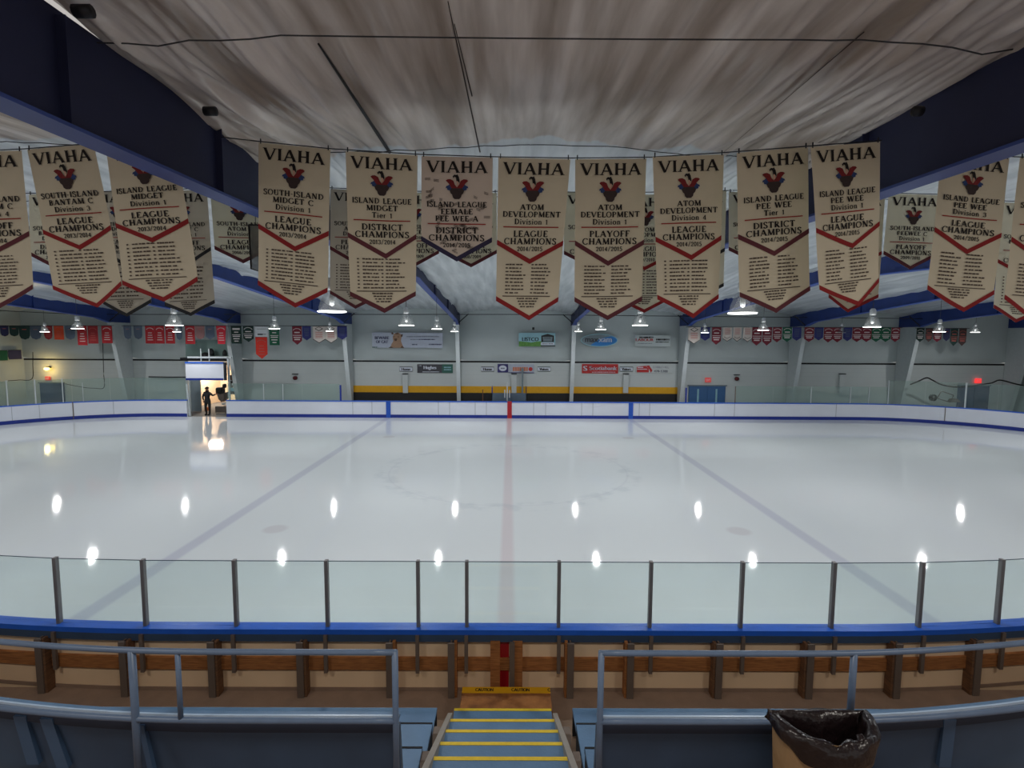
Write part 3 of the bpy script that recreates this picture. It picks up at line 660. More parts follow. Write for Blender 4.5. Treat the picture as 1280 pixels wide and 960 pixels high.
# ------------------------------------------------------------------ hanging championship banners
def blobs_row(out, x0, x1, v, h):
    x = x0
    while x < x1-.02:
        w = R.uniform(.028, .06); x2 = min(x+w, x1); out.append([(x, v+R.uniform(-.003, .003)), (x2, v), (x2, v+h), (x, v+h+R.uniform(-.003, .003))]); x = x2+R.choice((.006, .006, .02))
def banner(Y, TL, TR, chL, chR, chC, hemL=None, hemR=None, tip=None, lines=('', '', ''), award=('LEAGUE', 'CHAMPIONS'), date='2014/2015', hem='hem_red',
           cloth='cloth_cream', label='', group='', signed=False, numbers=False, crest=True):
    full = hemL is not None
    tl, tr = at(*TL, Y), at(*TR, Y); W = (tr-tl).length
    cl, cr_, cc = at(*chL, Y), at(*chR, Y), at(*chC, Y)
    vc = ((cl-tl).length+(cr_-tr).length)/2/W; depth_c = (cc-(cl+cr_)/2).length/W
    if full:
        hl, hr, tp = at(*hemL, Y), at(*hemR, Y), at(*tip, Y); vh = ((hl-tl).length+(hr-tr).length)/2/W; depth_h = (tp-(hl+hr)/2).length/W
    else: hl, hr, tp, vh, depth_h = cl, cr_, cc, vc, depth_c
    cc_u = max(.3, min(.7, ((cc-cl).dot(cr_-cl))/(cr_-cl).length_squared)); ht_u = max(.3, min(.7, ((tp-hl).dot(hr-hl))/(hr-hl).length_squared))
    ph = R.uniform(0, 6)
    A_ = .018*W
    def pt(u, v, off=0):
        q = (tl.lerp(tr, u)).lerp(hl.lerp(hr, u), v/vh) if v <= vh else (hl.lerp(hr, u))+((hl-tl).lerp(hr-tr, u)).normalized()*((v-vh)*W)
        y = A_*math.sin(ph+u*5.2+v*.8)*(.25+.5*v)+A_*.6*math.sin(ph*2+v*3.1)*(.2+v*.3)
        return Vector((q.x, Y+y-off*1.35, q.z))
    t = thing('championship_banner', label, 'banner', tuple(pt(.5, 0)), group)
    def tent(u, c, base, d): return base+d*(u/c if u < c else (1-u)/(1-c))
    # cloth
    mb = MB(); nu, nv = 16, 26
    for j in range(nv+1):
        for i in range(nu+1): u = i/nu; mb.v.append(pt(u, tent(u, ht_u, vh, depth_h)*j/nv))
    for j in range(nv):
        for i in range(nu): a = j*(nu+1)+i; mb.f.append([a, a+nu+1, a+nu+2, a+1]); mb.mi.append(0)
    mb.build('cloth', cloth, t, smooth=True)
    def strip(c, base, d, th, mm, nm):
        mb = MB(); nn = 16; us = sorted(set([i/nn for i in range(nn+1)]+[c]))
        for u in us: v = tent(u, c, base, d); mb.v += [pt(u, v-th, .006), pt(u, v+.002, .006)]
        for i in range(len(us)-1): mb.f.append([2*i, 2*i+1, 2*i+3, 2*i+2]); mb.mi.append(0)
        mb.build(nm, mm, t)
    strip(cc_u, vc, depth_c, .068, hem, 'chevron_stripe')
    if full: strip(ht_u, vh, depth_h, .065, hem, 'hem_stripe')
    def polys(P, mm, nm, off=.009):
        mb = MB()
        for p in P:
            mb.face([pt(u, v, off) for u, v in p][::-1])
        if P: mb.build(nm, mm, t)
    k = vc/1.2                                       # scale of the layout
    polys(serif_polys('VIAHA', .08, .92, .068*k, .158*k), 'ink', 'lettering')
    y1 = .635*k
    for i, ln in enumerate(lines):
        if not ln: continue
        n_ = sum(GL[c][0]+.13 for c in ln); w = min(.84, n_*.083*(1.05 if i < 2 else 1.0)); polys(serif_polys(ln, .5-w/2, .5+w/2, (y1+.1*i*k), .076*k, 1.22), 'ink', 'lettering')
    for i, ln in enumerate(award):
        n_ = sum(GL[c][0]+.13 for c in ln); w = min(.8, n_*.098); polys(serif_polys(ln, .5-w/2, .5+w/2, (1.0+.105*i)*k, .085*k, 1.2), 'ink', 'lettering')
    polys(serif_polys(date, .5-.19, .5+.19, 1.213*k, .07*k, 1.35), 'ink', 'lettering')
    polys([[(.09+.0512*j, .942*k), (.09+.0512*(j+1), .942*k), (.09+.0512*(j+1), .958*k), (.09+.0512*j, .958*k)] for j in range(16)], 'rule_red', 'rule')
    if crest:
        def cv(pts): return [(.5+x*.0104, (.247+y*.0096)*k) for x, y in pts]
        def both(pts): return [cv(pts), cv([(-x, y) for x, y in pts])]
        polys(both([(8, 18), (10, 14.5), (12, 16.5), (14.5, 17.5), (15.5, 20.5), (13.5, 20), (13, 23), (9, 24), (6, 22)]), 'crest_blue', 'crest_feathers', .0082)
        polys(both([(0, 24), (5, 23), (8.5, 18.5), (11, 14), (15.2, 9.5), (13, 7.6), (9, 7.2), (5, 9.5), (3, 15), (0, 19)]), 'crest_red', 'crest_wings', .0088)
        polys([cv([(-10, 24), (-7, 20.5), (7, 20.5), (10, 24), (8.5, 28), (6.5, 30), (5.5, 34), (3, 36.5), (-3, 36.5), (-5.5, 34), (-6.5, 30), (-8.5, 28)])], 'crest_dark', 'crest_base', .0092)
        polys([cv([(-6, 3), (-3.5, .5), (-1, 1.2), (.5, 0), (2.5, 4), (3.5, 9), (3.6, 13), (1.5, 11), (-.5, 11.5), (-1.5, 5), (-3.5, 3.5), (-5, 6)])], 'crest_black', 'crest_hat', .0094)
        polys([cv([(-.5, 10), (1.5, 10.5), (2.2, 14), (1, 18), (-.8, 17), (0, 13.5)])], 'crest_skin', 'crest_face', .0096)
    if full:
        P = []; Q = []; v0 = vc+depth_c*.93+.02; v1 = vh-.075; n_ = 9 if v1-v0 > .3 else 7
        for r_ in range(n_):
            v = v0+(v1-v0)*r_/n_; h = (v1-v0)/n_*.36; c0 = .14 if not numbers else .2
            blobs_row(P, c0, c0+R.uniform(.22, .32), v, h); blobs_row(Q, .54, .54+R.uniform(.2, .3), v, h)
            if numbers: P.append([(.12, v), (.15, v), (.15, v+h), (.12, v+h)]); Q.append([(.475, v), (.505, v), (.505, v+h), (.475, v+h)])
        polys(P, 'roster_ink', 'roster'); polys(Q, 'roster_ink', 'roster'); P = []
        polys([[(.1+.0475*j, v1), (.1+.0475*(j+1), v1), (.1+.0475*(j+1), v1+.012), (.1+.0475*j, v1+.012)] for j in range(16)], 'roster_ink', 'rule')
        for r_ in range(4): w = .34-.04*r_; blobs_row(P, .5-w/2, .5+w/2, v1+.03+.038*r_, .018)
        polys(P, 'roster_ink', 'roster')
    if signed:
        P = []
        for _ in range(70):
            a, b = R.uniform(.04, .94), R.uniform(.3, 1.3)
            if .3 < a < .7 and b < .62: continue
            dx, dy = R.uniform(.04, .09), R.uniform(-.05, .03)
            for q in range(3): P.append([(a, b+q*.012), (a+dx, b+dy+q*.014), (a+dx, b+dy+.005+q*.014), (a, b+.005+q*.012)])
        polys([[(u, min(v, 1.4)) for u, v in p] for p in P if p[0][1] < tent(p[0][0], cc_u, vc, depth_c)-.1], 'ink_soft', 'signatures', .012)
    # hooks to the rope
    mb = MB()
    for u in (.03, .97): q = pt(u, 0); mb.tube([q+Vector((0, 0, -.01)), q+Vector((0, 0, .045))], .007, 6)
    mb.build('hook', 'dark_metal', t)
    return t
Y1, Y2 = 6.33, 8.4
G1, G2 = 'large cream championship banners in the front row', 'championship banners in the second row'
CH, LE, PL, DI = 'CHAMPIONS', 'LEAGUE', 'PLAYOFF', 'DISTRICT'
front = [
 ((-61,191),(27,188),(-52,302),(38,292),(-6,320),(-47,367),(41,361),(-3,388),('SOUTH-ISLAND','BANTAM C','Division 4'),(PL,CH),'2013/2014','hem_maroon','cloth_cream','cream banner cut off by the left edge of the view, only its right half showing'),
 ((34,187),(117,180),(53,293),(144,286),(101,312),(69,362),(153,357),(119,384),('SOUTH-ISLAND','BANTAM C','Division 3'),(LE,CH),'2013/2014','hem_red','cloth_cream','cream banner reading South-Island Bantam C Division 3'),
 ((132,183),(219,176),(145,284),(238,279),(192,303),(154,356),(247,351),(205,377),('ISLAND LEAGUE','MIDGET','Division 1'),(LE,CH),'2013/2014','hem_red','cloth_cream','cream banner reading Island League Midget Division 1 with its top behind the blue beam'),
 ((323,178),(413,187),(322.5,285),(412,295),(368.5,314),(322.5,356),(409,365),(368.5,384),('SOUTH-ISLAND','MIDGET C','Division 1'),(LE,CH),'2013/2014','hem_red','cloth_cream','cream banner reading South-Island Midget C Division 1 at the end of the left beam'),
 ((432,189),(522,194),(436,296),(520,300),(481,323),(438,370),(520,370),(480.5,391),('ISLAND LEAGUE','MIDGET','Tier 1'),(DI,CH),'2013/2014','hem_maroon','cloth_cream','cream banner reading Island League Midget Tier 1 with maroon chevrons'),
 ((527,195),(616,197),(526.5,301),(615,303),(571,327),None,None,None,('ISLAND LEAGUE','FEMALE','PEE WEE A'),(DI,CH),'2014/2015','hem_navy','cloth_pink','short pinkish banner covered in signatures reading Female Pee Wee A'),
 ((623,197),(713,199),(621,306),(706,307),(664,330),(620,376),(697.5,377),(662,400),('ATOM','DEVELOPMENT','Division 1'),(LE,CH),'2014/2015','hem_red','cloth_cream','cream banner reading Atom Development Division 1 League Champions with red chevrons'),
 ((719,199),(808,198),(718.5,307),(805,306),(761,332),(718,377),(802,376),(760,400),('ATOM','DEVELOPMENT','Division 1'),(PL,CH),'2014/2015','hem_maroon','cloth_cream','cream banner reading Atom Development Division 1 Playoff Champions with maroon chevrons'),
 ((816,196),(905,193),(819,302),(903,300),(864,325),(822,374),(899,373),(866,397),('ATOM','DEVELOPMENT','Division 4'),(LE,CH),'2014/2015','hem_red','cloth_cream','cream banner reading Atom Development Division 4'),
 ((921,191),(1010,184),(922.5,299),(1012,291),(968,320),(924,371),(1013,363),(970,391),('ISLAND LEAGUE','PEE WEE','Tier 1'),(DI,CH),'2014/2015','hem_maroon','cloth_cream','cream banner reading Island League Pee Wee Tier 1 District Champions'),
 ((1013,184),(1100,177),(1017,291),(1099,283),(1066,309),(1024,362),(1097,353),(1073,380),('ISLAND LEAGUE','PEE WEE','Division 1'),(LE,CH),'2014/2015','hem_red','cloth_cream','cream banner reading Island League Pee Wee Division 1 at the end of the right beam'),
 ((1177,189),(1262,198),(1165,290),(1250,297),(1208,317),(1158,362),(1241,368),(1205,388),('ISLAND LEAGUE','PEE WEE','Division 3'),(LE,CH),'2014/2015','hem_red','cloth_cream','cream banner reading Island League Pee Wee Division 3 with its top behind the right beam'),
 ((1275,197),(1362,200),(1263,303),(1352,306),(1306,332),(1253,374),(1342,380),(1298,405),('SOUTH-ISLAND','PEE WEE C','Division 4'),(LE,CH),'2014/2015','hem_red','cloth_cream','cream banner cut off by the right edge of the view'),
]
for i, b in enumerate(front):
    banner({8: 6.15, 9: 5.9, 10: 5.62}.get(i, Y1+(.05 if i % 2 else 0)), b[0], b[1], b[2], b[3], b[4], b[5], b[6], b[7], b[8], b[9], b[10], b[11], b[12], b[13], G1, signed=(i == 5), numbers=i in (1, 2, 3, 4, 8))
SI = 'SOUTH-ISLAND'
second = [
 ((36,243),(104,241),(37,319),(107,318),(72,336),None,None,None,(SI,'BANTAM C','Division 2'),(DI,CH),'2009/2010','hem_maroon','cloth_pale','pale short banner seen in the gap left of the Bantam C Division 3 banner'),
 ((112,240),(180,238),(122,312),(186,312),(154,330),(128,380),(188,378),(160,396),(SI,'MIDGET C','Division 1'),(LE,CH),'2010/2011','hem_dark','cloth_grey','grey long banner with dark hem hanging behind between two Division banners on the left'),
 ((192,238),(259,238),(198,315),(263,313),(232,334),(206,382),(269,379),(240,395),(SI,'MIDGET C','Division 1'),(PL,CH),'2007/2008','hem_dark','cloth_grey','grey long banner with dark hem just left of the black hanging screen'),
 ((263,237),(331,240),(269,312),(337,313),(303,329),None,None,None,(SI,'ATOM C','Division 1'),(LE,CH),'2008/2009','hem_maroon','cloth_pale','pale short banner reading South-Island Atom under the left blue beam'),
 ((413,236),(480,239),(413,312),(479,314),(446,331),(412,367),(478,369),(445,386),(SI,'ATOM C','Division 2'),(PL,CH),'2010/2011','hem_maroon','cloth_grey','grey long banner peeking out left of the Midget Tier 1 banner'),
 ((485,240),(549,241),(486,317),(549,317),(517,334),None,None,None,(SI,'NOVICE C','Division 2'),(PL,CH),'2008/2009','hem_maroon','cloth_pale','pale short banner visible left of the signed pink banner'),
 ((555,241),(621,241),(557,318),(621,317),(589,334),None,None,None,(SI,'PEE WEE C','Division 2'),(PL,CH),'2008/2009','hem_maroon','cloth_pale','pale short banner showing below the signed pink banner'),
 ((705,240),(772,241),(705,318),(772,318),(738,335),None,None,None,(SI,'MIDGET C','Division 3'),(LE,CH),'2009/2010','hem_maroon','cloth_pale','pale short banner in the narrow gap between the two Atom Division 1 banners'),
 ((774,244),(840,243),(772,322),(838,321),(805,338),(771,375),(838,374),(805,391),('ATOM','DEVELOPMENT','Division 1'),(LE,CH),'2009/2010','hem_red','cloth_pale','pale long banner with red hem right behind the Atom Playoff banner'),
 ((843,240),(908,238),(842,318),(909,313),(876,333),(842,361),(904,358),(874,374),(SI,'ATOM C','Division 3'),(LE,CH),'2009/2010','hem_dark','cloth_pale','pale banner with dark chevron at right edge of the Atom Division 4 banner'),
 ((911,240),(977,239),(911,313),(978,311),(944,330),None,None,None,(SI,'ATOM C','Division 1'),(LE,CH),'2009/2010','hem_maroon','cloth_pale','pale short banner just left of the Pee Wee Tier 1 banner'),
 ((1042,244),(1107,243),(1040,320),(1104,317),(1070,337),(1035,372),(1097,372),(1061,390),(SI,'BANTAM C','Division 1'),(LE,CH),'2010/2011','hem_red','cloth_cream','long banner with red hem doubled behind the Pee Wee Division 1 banner'),
 ((1111,242),(1176,244),(1104,318),(1171,320),(1137,337),None,None,None,(SI,'PEEWEE C','Division 1'),(PL,CH),'2009/2010','hem_maroon','cloth_pale','greenish short banner reading South-Island Peewee C Playoff Champions'),
 ((1253,253),(1318,256),(1245,328),(1311,332),(1278,347),(1240,385),(1304,389),(1270,403),(SI,'BANTAM C','Division 2'),(LE,CH),'2010/2011','hem_red','cloth_pale','pale long banner with red hem behind the banner at the right edge'),
]
for i, b in enumerate(second):
    banner(Y2+(.05 if i % 2 else 0), b[0], b[1], b[2], b[3], b[4], b[5], b[6], b[7], b[8], b[9], b[10], b[11], b[12], b[13], G2, numbers=True)
def rope(pts, Y, label, nm='cable', r=.006):
    return tag(MB().tube([tuple(at(p[0], p[1], p[2] if len(p) > 2 else Y)) for p in pts], r, 6).build(nm, 'dark_metal'), label, 'cable')
rope([(-80,188),(-20,188.5),(32,186),(118,179),(225,174),(275,172)], Y1+.02, 'thin cable carrying the front banners left of the left beam')
rope([(277,171.5),(322,176.5),(415,186),(525,193),(620,196),(715,197.5),(812,196.5,6.24),(915,190,6.05),(1012,182.5,5.8),(1102,175.5,5.62)], Y1+.02, 'thin sagging cable carrying the middle front banners')
rope([(1110,176),(1180,187),(1268,196),(1370,199)], Y1+.02, 'thin cable carrying the front banners right of the right beam')
rope([(-60,244),(60,241),(185,238),(262,235),(405,234.5)], Y2+.02, 'thin cable carrying the second row banners on the left')
rope([(407,234.5),(480,238),(560,240),(640,239),(775,241),(845,239.5),(915,238)], Y2+.02, 'thin cable carrying the second row banners in the middle')
rope([(916,238),(1045,242),(1110,241),(1178,243),(1255,251),(1330,255)], Y2+.02, 'thin cable carrying the second row banners on the right')
# black mesh screen hanging behind the banners
t = thing('hanging_screen', 'small black mesh screen hanging left of the Midget C Division 1 banner', 'screen', tuple(at(325, 340, 7.9)))
mb = MB(); a, b, c, d = (at(*p, 7.9) for p in ((311, 281), (340, 282), (341, 345), (314, 336))); mb.face([a, d, c, b]); glass('mesh_black', (.35, .36, .36), .5, (.2, .2, .2), .01); mb.build('mesh', 'mesh_black', t)
MB().tube([a, b, c, d, a], .012, 6).build('frame', 'crest_black', t)
MB().tube([a+Vector((.1, 0, 0)), a+Vector((.1, 0, 1.6))], .005, 6).build('cord', 'cord', t)

# ------------------------------------------------------------------ lamps
def lamp_at(P, label, lit=True, D=.47, light=True):
    t = thing('arena_lamp', label, 'lamp', (P.x, P.y, P.z), 'bell shaped lamps over the ice')
    s = D/.47; c = (P.x, P.y, P.z)
    MB().lathe([(.235*s, 0), (.225*s, .03), (.20*s, .14), (.15*s, .27), (.09*s, .36), (.075*s, .39)], c, 24).build('bell', 'bell_glass', t)
    MB().lathe([(.0, -.004), (.22*s, -.004), (.238*s, 0), (.238*s, .014), (.0, .012)], c, 24).build('lens', 'lamp_lens' if lit else 'lamp_metal', t)
    MB().lathe([(0, .37), (.08*s, .37), (.09*s, .42), (.09*s, .52), (.05*s, .58), (0, .58)], c, 16).build('housing', 'lamp_metal', t)
    MB().lathe([(.0, .10), (.04, .12), (.05, .2), (.03, .3), (0, .33)], c, 12).build('bulb', 'lamp_metal', t)
    zc = ceil_z(P.x, P.y)
    MB().tube([(P.x, P.y, P.z+.57), (P.x, P.y, zc-.02)], .008, 6).build('cord', 'cord', t)
    return t
LIGHT_W = 85
def area(P, w, size=.24, colr=(1, 1, 1), name='lamp_light', parent=None, spread=None):
    l = bpy.data.lights.new(name, 'AREA'); l.shape = 'DISK'; l.size = size; l.energy = w; l.color = colr
    if spread: l.spread = spread
    o = bpy.data.objects.new(name, l); col.objects.link(o)
    if parent: o.parent = parent; o.location = (0, 0, -.015)
    else: o.location = P
    return o
LR = [9.1, 16.4, 24.1, 31.5]
lamps = [
 (415, 390, 0, 'large lamp below the grey long banner left of centre, nearest on the left'),
 (928, 392, 0, 'large lamp below the Pee Wee Tier 1 banner, nearest on the right'),
 (218, 407, 1, 'lamp below the grey banner with dark hem on the left'),
 (508, 407, 1, 'largest lamp of the three above the lion cub poster'),
 (800, 407, 1, 'lamp above the red and black labour poster'),
 (1090, 409, 1, 'lamp with bulky housing below the right blue beam'),
 (97, 411, 2, 'lamp in front of the red far banners near the left end'),
 (343, 411, 2, 'lamp beside the green and white far banners'),
 (546, 411.5, 2, 'middle lamp of the three above the lion cub poster'),
 (751, 412, 2, 'lamp right above the oval blue sign'),
 (954, 413, 2, 'lamp in front of the maroon pennants right of the blue doors'),
 (1174, 415, 2, 'lamp in front of the dark green pennants on the right'),
 (56, 415, 3, 'leftmost lamp, beside the orange banner'),
 (221, 415, 3, 'small distant lamp seen just below the lamp with the dark hemmed banner'),
 (412, 414, 3, 'small lamp in front of the cream pennants left of centre'),
 (568, 414.5, 3, 'smallest lamp above the lion cub poster next to the column'),
 (723, 414.5, 3, 'small lamp above the left tip of the oval blue sign'),
 (881, 416, 3, 'small lamp in front of the navy pennant near the blue doors'),
 (1052, 416, 3, 'unlit lamp among the maroon and navy pennants'),
 (1219, 415.5, 3, 'rightmost lamp beyond the last pennants')]
for u, v, r_, lb in lamps:
    P = at(u, v, LR[r_]); off = 'unlit' in lb
    t = lamp_at(P, lb, lit=not off, D=.47 if r_ != 3 else .44)
    if not off: area(P, LIGHT_W, parent=t)
# lamps of the same grid outside the picture
for (x, y) in [(-18.8, 9.1), (19, 9.1), (-26.5, 16.4), (-18.6, 16.4), (19, 16.4), (26.5, 16.4), (-26.5, 24.1), (26.5, 24.1), (-26.5, 9.1), (-11, 9.1), (11.6, 9.1)]:
    area((x, y, 5.42), LIGHT_W)

# ------------------------------------------------------------------ small banners on the far wall
CLR = {'red': (168, 38, 44), 'brightred': (206, 44, 60), 'darkred': (150, 40, 44), 'orange': (200, 70, 34), 'slate': (84, 96, 112), 'purple': (56, 56, 92), 'dkgreen': (38, 62, 58), 'green': (28, 92, 66),
       'greenblack': (26, 50, 44), 'maroon': (118, 36, 50), 'navy': (48, 52, 110), 'cream': (206, 196, 188), 'dusty': (150, 110, 108), 'brown': (78, 62, 60), 'white': (206, 210, 212), 'redorange': (210, 54, 40)}
for k, c in CLR.items(): mat('felt_'+k, c, .9)
mat('print_white', (216, 206, 204), .9, var=0); mat('print_red', (186, 96, 88), .9, var=0); mat('print_black', (30, 30, 32), .9, var=0)
NAMEC = {'red': 'red', 'brightred': 'bright crimson tapering', 'darkred': 'dull red', 'orange': 'orange', 'slate': 'slate grey', 'purple': 'dark purple', 'dkgreen': 'dark green', 'green': 'green',
         'greenblack': 'black and white', 'maroon': 'maroon', 'navy': 'navy', 'cream': 'cream', 'dusty': 'dusty pink', 'brown': 'dark brown', 'white': 'white', 'redorange': 'long orange red'}
runs = [
 ('left of the leftmost leaning column', 407.5, [(5,11,13,'purple','r'),(17,12,13,'dkgreen','r'),(30,14,17,'dkgreen','r'),(44,14,17,'slate','r'),(59.5,11,17,'darkred','r'),(73,12,17,'orange','q'),(87,13,17,'slate','r'),(102,12,24,'red','q'),(115.5,12.5,22,'darkred','q'),(133,13,21.5,'red','q')]),
 ('between the leftmost column and the zamboni bay', 407, [(159,10,17,'slate','r'),(172,11,17,'slate','r'),(187,12,22.5,'red','q'),(199,11.5,22.5,'red','q'),(212,11.5,22.5,'red','q'),(223.5,8,18,'slate','r'),(237,12,23,'red','q'),(249.5,12,17,'dusty','r'),(262,11.5,17.5,'slate','p'),(276,12.5,23,'brightred','t')]),
 ('right of the zamboni bay column', 408, [(295,13,21.5,'greenblack','q'),(310,13,19.5,'greenblack','p'),(326.5,16.5,13.5,'white','q'),(342.5,12.5,23.5,'green','q'),(371,12,23,'maroon','p'),(383,11,17.5,'navy','p'),(398.5,15,21,'cream','p'),(413.5,14.5,21,'cream','p'),(427.5,12,16.5,'navy','p')]),
 ('over the blue double doors', 409, [(868,14.5,21,'cream','p'),(882,11.5,17,'navy','p'),(896,11.5,22,'maroon','p'),(909.5,11.5,18,'cream','p'),(922,10.5,18,'cream','p'),(935,11.5,18.5,'cream','p'),(946.5,12,23,'maroon','p'),(959.5,11.5,23,'maroon','p'),(972,11,19,'maroon','p'),(984.5,11.5,18.5,'green','p'),(996.5,11,17,'navy','p')]),
 ('between the two columns right of the blue doors', 409.5, [(1012,12,18,'maroon','p'),(1024,11,16,'navy','p'),(1036,11.5,18.5,'maroon','p'),(1047.5,11.5,18.5,'maroon','p'),(1060,11,17,'navy','p'),(1072,12,18,'maroon','p'),(1084,12,18,'maroon','p'),(1096,12,18,'green','p'),(1108,12,18,'green','p'),(1120,11,18,'maroon','p')]),
 ('in the dim bay right of the hose column', 410.5, [(1151,9.5,17,'greenblack','p'),(1162,9,17,'brown','p'),(1172.5,10,17,'maroon','p'),(1184,8.5,16,'purple','p'),(1193.5,9.5,22,'dkgreen','p'),(1204,9.5,22,'brown','p')]),
]
ORD = ['first', 'second', 'third', 'fourth', 'fifth', 'sixth', 'seventh', 'eighth', 'ninth', 'tenth', 'eleventh']
def small_banner(u, v0, w, h, c, shp, label, group, Y=34.15, hgt=None):
    a = at(u-w/2, v0, Y); b = at(u+w/2, v0, Y); x0, x1, z1 = a.x, b.x, (a.z+b.z)/2; z0 = at(u, v0+h, Y).z; W, H = x1-x0, z1-z0; xm = (x0+x1)/2
    t = thing('felt_banner', label, 'banner', (xm, Y, z1), group)
    if shp == 'q': out = [(x0, z1), (x0, z0), (x1, z0), (x1, z1)]
    elif shp == 't': out = [(x0, z1), (x0+W*.14, z0), (x1-W*.14, z0), (x1, z1)]
    elif shp == 'r': out = [(x0, z1), (x0+.02, z0+H*.3), (x0+W*.15, z0+H*.1), (xm, z0), (x1-W*.15, z0+H*.1), (x1-.02, z0+H*.3), (x1, z1)]
    else: out = [(x0, z1), (x0, z0+H*.22), (xm, z0), (x1, z0+H*.22), (x1, z1)]
    mb = MB(); n_ = len(out); mb.v = [Vector((x, Y, z)) for x, z in out]+[Vector((x, Y+.012, z)) for x, z in out]
    mb.f = [list(range(n_)), list(range(n_, 2*n_))[::-1]]+[[i, n_+i, n_+(i+1) % n_, (i+1) % n_] for i in range(n_)]; mb.mi = [0]*len(mb.f)
    mb.build('cloth', 'felt_'+c, t)
    mb = MB(); yy = Y-.006
    def bar(z, hh, k0=.16, k1=.84): mb.face([(x0+W*k0, yy, z), (x0+W*k1, yy, z), (x0+W*k1, yy, z+hh), (x0+W*k0, yy, z+hh)])
    pr = 'print_white'
    if c in ('red', 'brightred', 'darkred', 'redorange', 'orange'):
        n_ = 12
        for k in range(n_):      # arched heading
            t0, t1 = math.radians(25+130*k/n_), math.radians(25+130*(k+.8)/n_); r0, r1 = W*.36, W*.44
            mb.face([(xm+r*math.cos(q), yy, z1-H*.3+r*.8*math.sin(q)) for r, q in ((r0, t0), (r0, t1), (r1, t1), (r1, t0))])
        for k in range(4): bar(z1-H*(.42+.13*k), H*.035, .3-.03*k, .7+.03*k)
        if c != 'brightred': pr = 'print_red' if c in ('darkred', 'orange', 'redorange') else 'print_white'
    elif c in ('maroon', 'green', 'greenblack', 'brown', 'dkgreen') and shp == 'p':
        n_ = 12
        for k in range(n_):
            t0, t1 = math.radians(20+140*k/n_), math.radians(20+140*(k+.8)/n_); r0, r1 = W*.38, W*.46
            mb.face([(xm+r*math.cos(q), yy, z1-H*.27+r*.7*math.sin(q)) for r, q in ((r0, t0), (r0, t1), (r1, t1), (r1, t0))])
        bar(z1-H*.36, H*.06, .22, .78); bar(z1-H*.5, H*.03, .05, .95); bar(z1-H*.62, H*.05, .12, .88); bar(z1-H*.74, H*.06, .2, .8)
        pr = 'print_white' if c not in ('dkgreen', 'brown') else 'print_red'
    elif c == 'cream':
        pr = 'print_black'
        for s in (-1, 1):
            mb.face([(xm, yy, z0), (xm, yy, z0+H*.04), (xm+s*W/2, yy, z0+H*.26), (xm+s*W/2, yy, z0+H*.22)][::s])
        if H > 1.02 or w > 14:
            for s in (-1, 1):
                mb.face([(xm, yy, z1-H*.28), (xm, yy, z1-H*.24), (xm+s*W*.32, yy, z1-H*.12), (xm+s*W*.32, yy, z1-H*.16)][::s])
                mb.face([(xm, yy, z1-H*.05), (xm, yy, z1-H*.02), (xm+s*W*.32, yy, z1-H*.12), (xm+s*W*.32, yy, z1-H*.15)][::s])
        else:
            for s in (-1, 1): mb.face([(xm, yy, z0+H*.2), (xm, yy, z0+H*.23), (xm+s*W*.35, yy, z0+H*.34), (xm+s*W*.35, yy, z0+H*.31)][::s])
        m2 = MB()
        for k in range(5): z = z1-H*(.36+.08*k) if w > 14 else z1-H*(.12+.09*k); m2.face([(x0+W*.2, yy, z), (x1-W*.2, yy, z), (x1-W*.2, yy, z+H*.03), (x0+W*.2, yy, z+H*.03)])
        m2.build('print', 'print_red', t)
    elif c == 'green' or c == 'greenblack':
        bar(z1-H*.2, H*.1, .15, .85); bar(z1-H*.36, H*.05, .3, .7); bar(z1-H*.5, H*.03, .1, .9); bar(z1-H*.6, H*.05, .15, .85); bar(z1-H*.74, H*.05, .2, .8); bar(z1-H*.88, H*.05, .3, .7)
    elif c == 'white':
        pr = 'print_black'; bar(z1-H*.8, H*.12, .2, .6); bar(z1-H*.75, H*.05, .6, .85); bar(z1-H*.25, H*.03, .15, .9)
    elif c == 'navy':
        pr = 'felt_slate'
        for k in range(5): bar(z1-H*(.2+.12*k), H*.04, .2+.02*k, .8-.02*k)
    else:
        pr = 'felt_dusty' if c == 'slate' else 'print_red'
        bar(z1-H*.28, H*.05, .3, .7)
    mb.build('print', pr, t)
    mb = MB(); mb.tube([(x0, Y, z1+.01), (x1, Y, z1+.01)], .012, 6); mb.build('rod', 'dark_metal', t)
for lbl, v0, items in runs:
    cnt = {}
    for c in items: cnt[c[3]] = cnt.get(c[3], 0)+1
    seen = {}
    for u, w, h, c, shp in items:
        seen[c] = seen.get(c, 0)+1
        o_ = (ORD[seen[c]-1]+' ') if cnt[c] > 1 else 'only '
        small_banner(u, v0, w, h, c, shp, '%s%s felt banner hanging %s' % (o_, NAMEC[c], lbl), 'small felt banners high on the far wall')
small_banner(326.5, 421.5, 14.5, 27, 'redorange', 'p', 'long orange red pennant hanging under the white banner on the far wall', 'small felt banners high on the far wall')
for a, b, v, lb in ((-10, 142, 407, 'cable holding the felt banners at the far left'), (152, 434, 407.3, 'cable holding the felt banners around the zamboni bay'), (858, 1128, 408.8, 'cable holding the felt banners over the blue doors'), (1144, 1212, 410, 'cable holding the felt banners in the dim right bay')):
    tag(MB().tube([tuple(at(a, v, 34.16)), tuple(at(b, v+(.6 if b > 800 else 0), 34.16))], .018, 6).build('cable', 'dark_metal'), lb, 'cable')
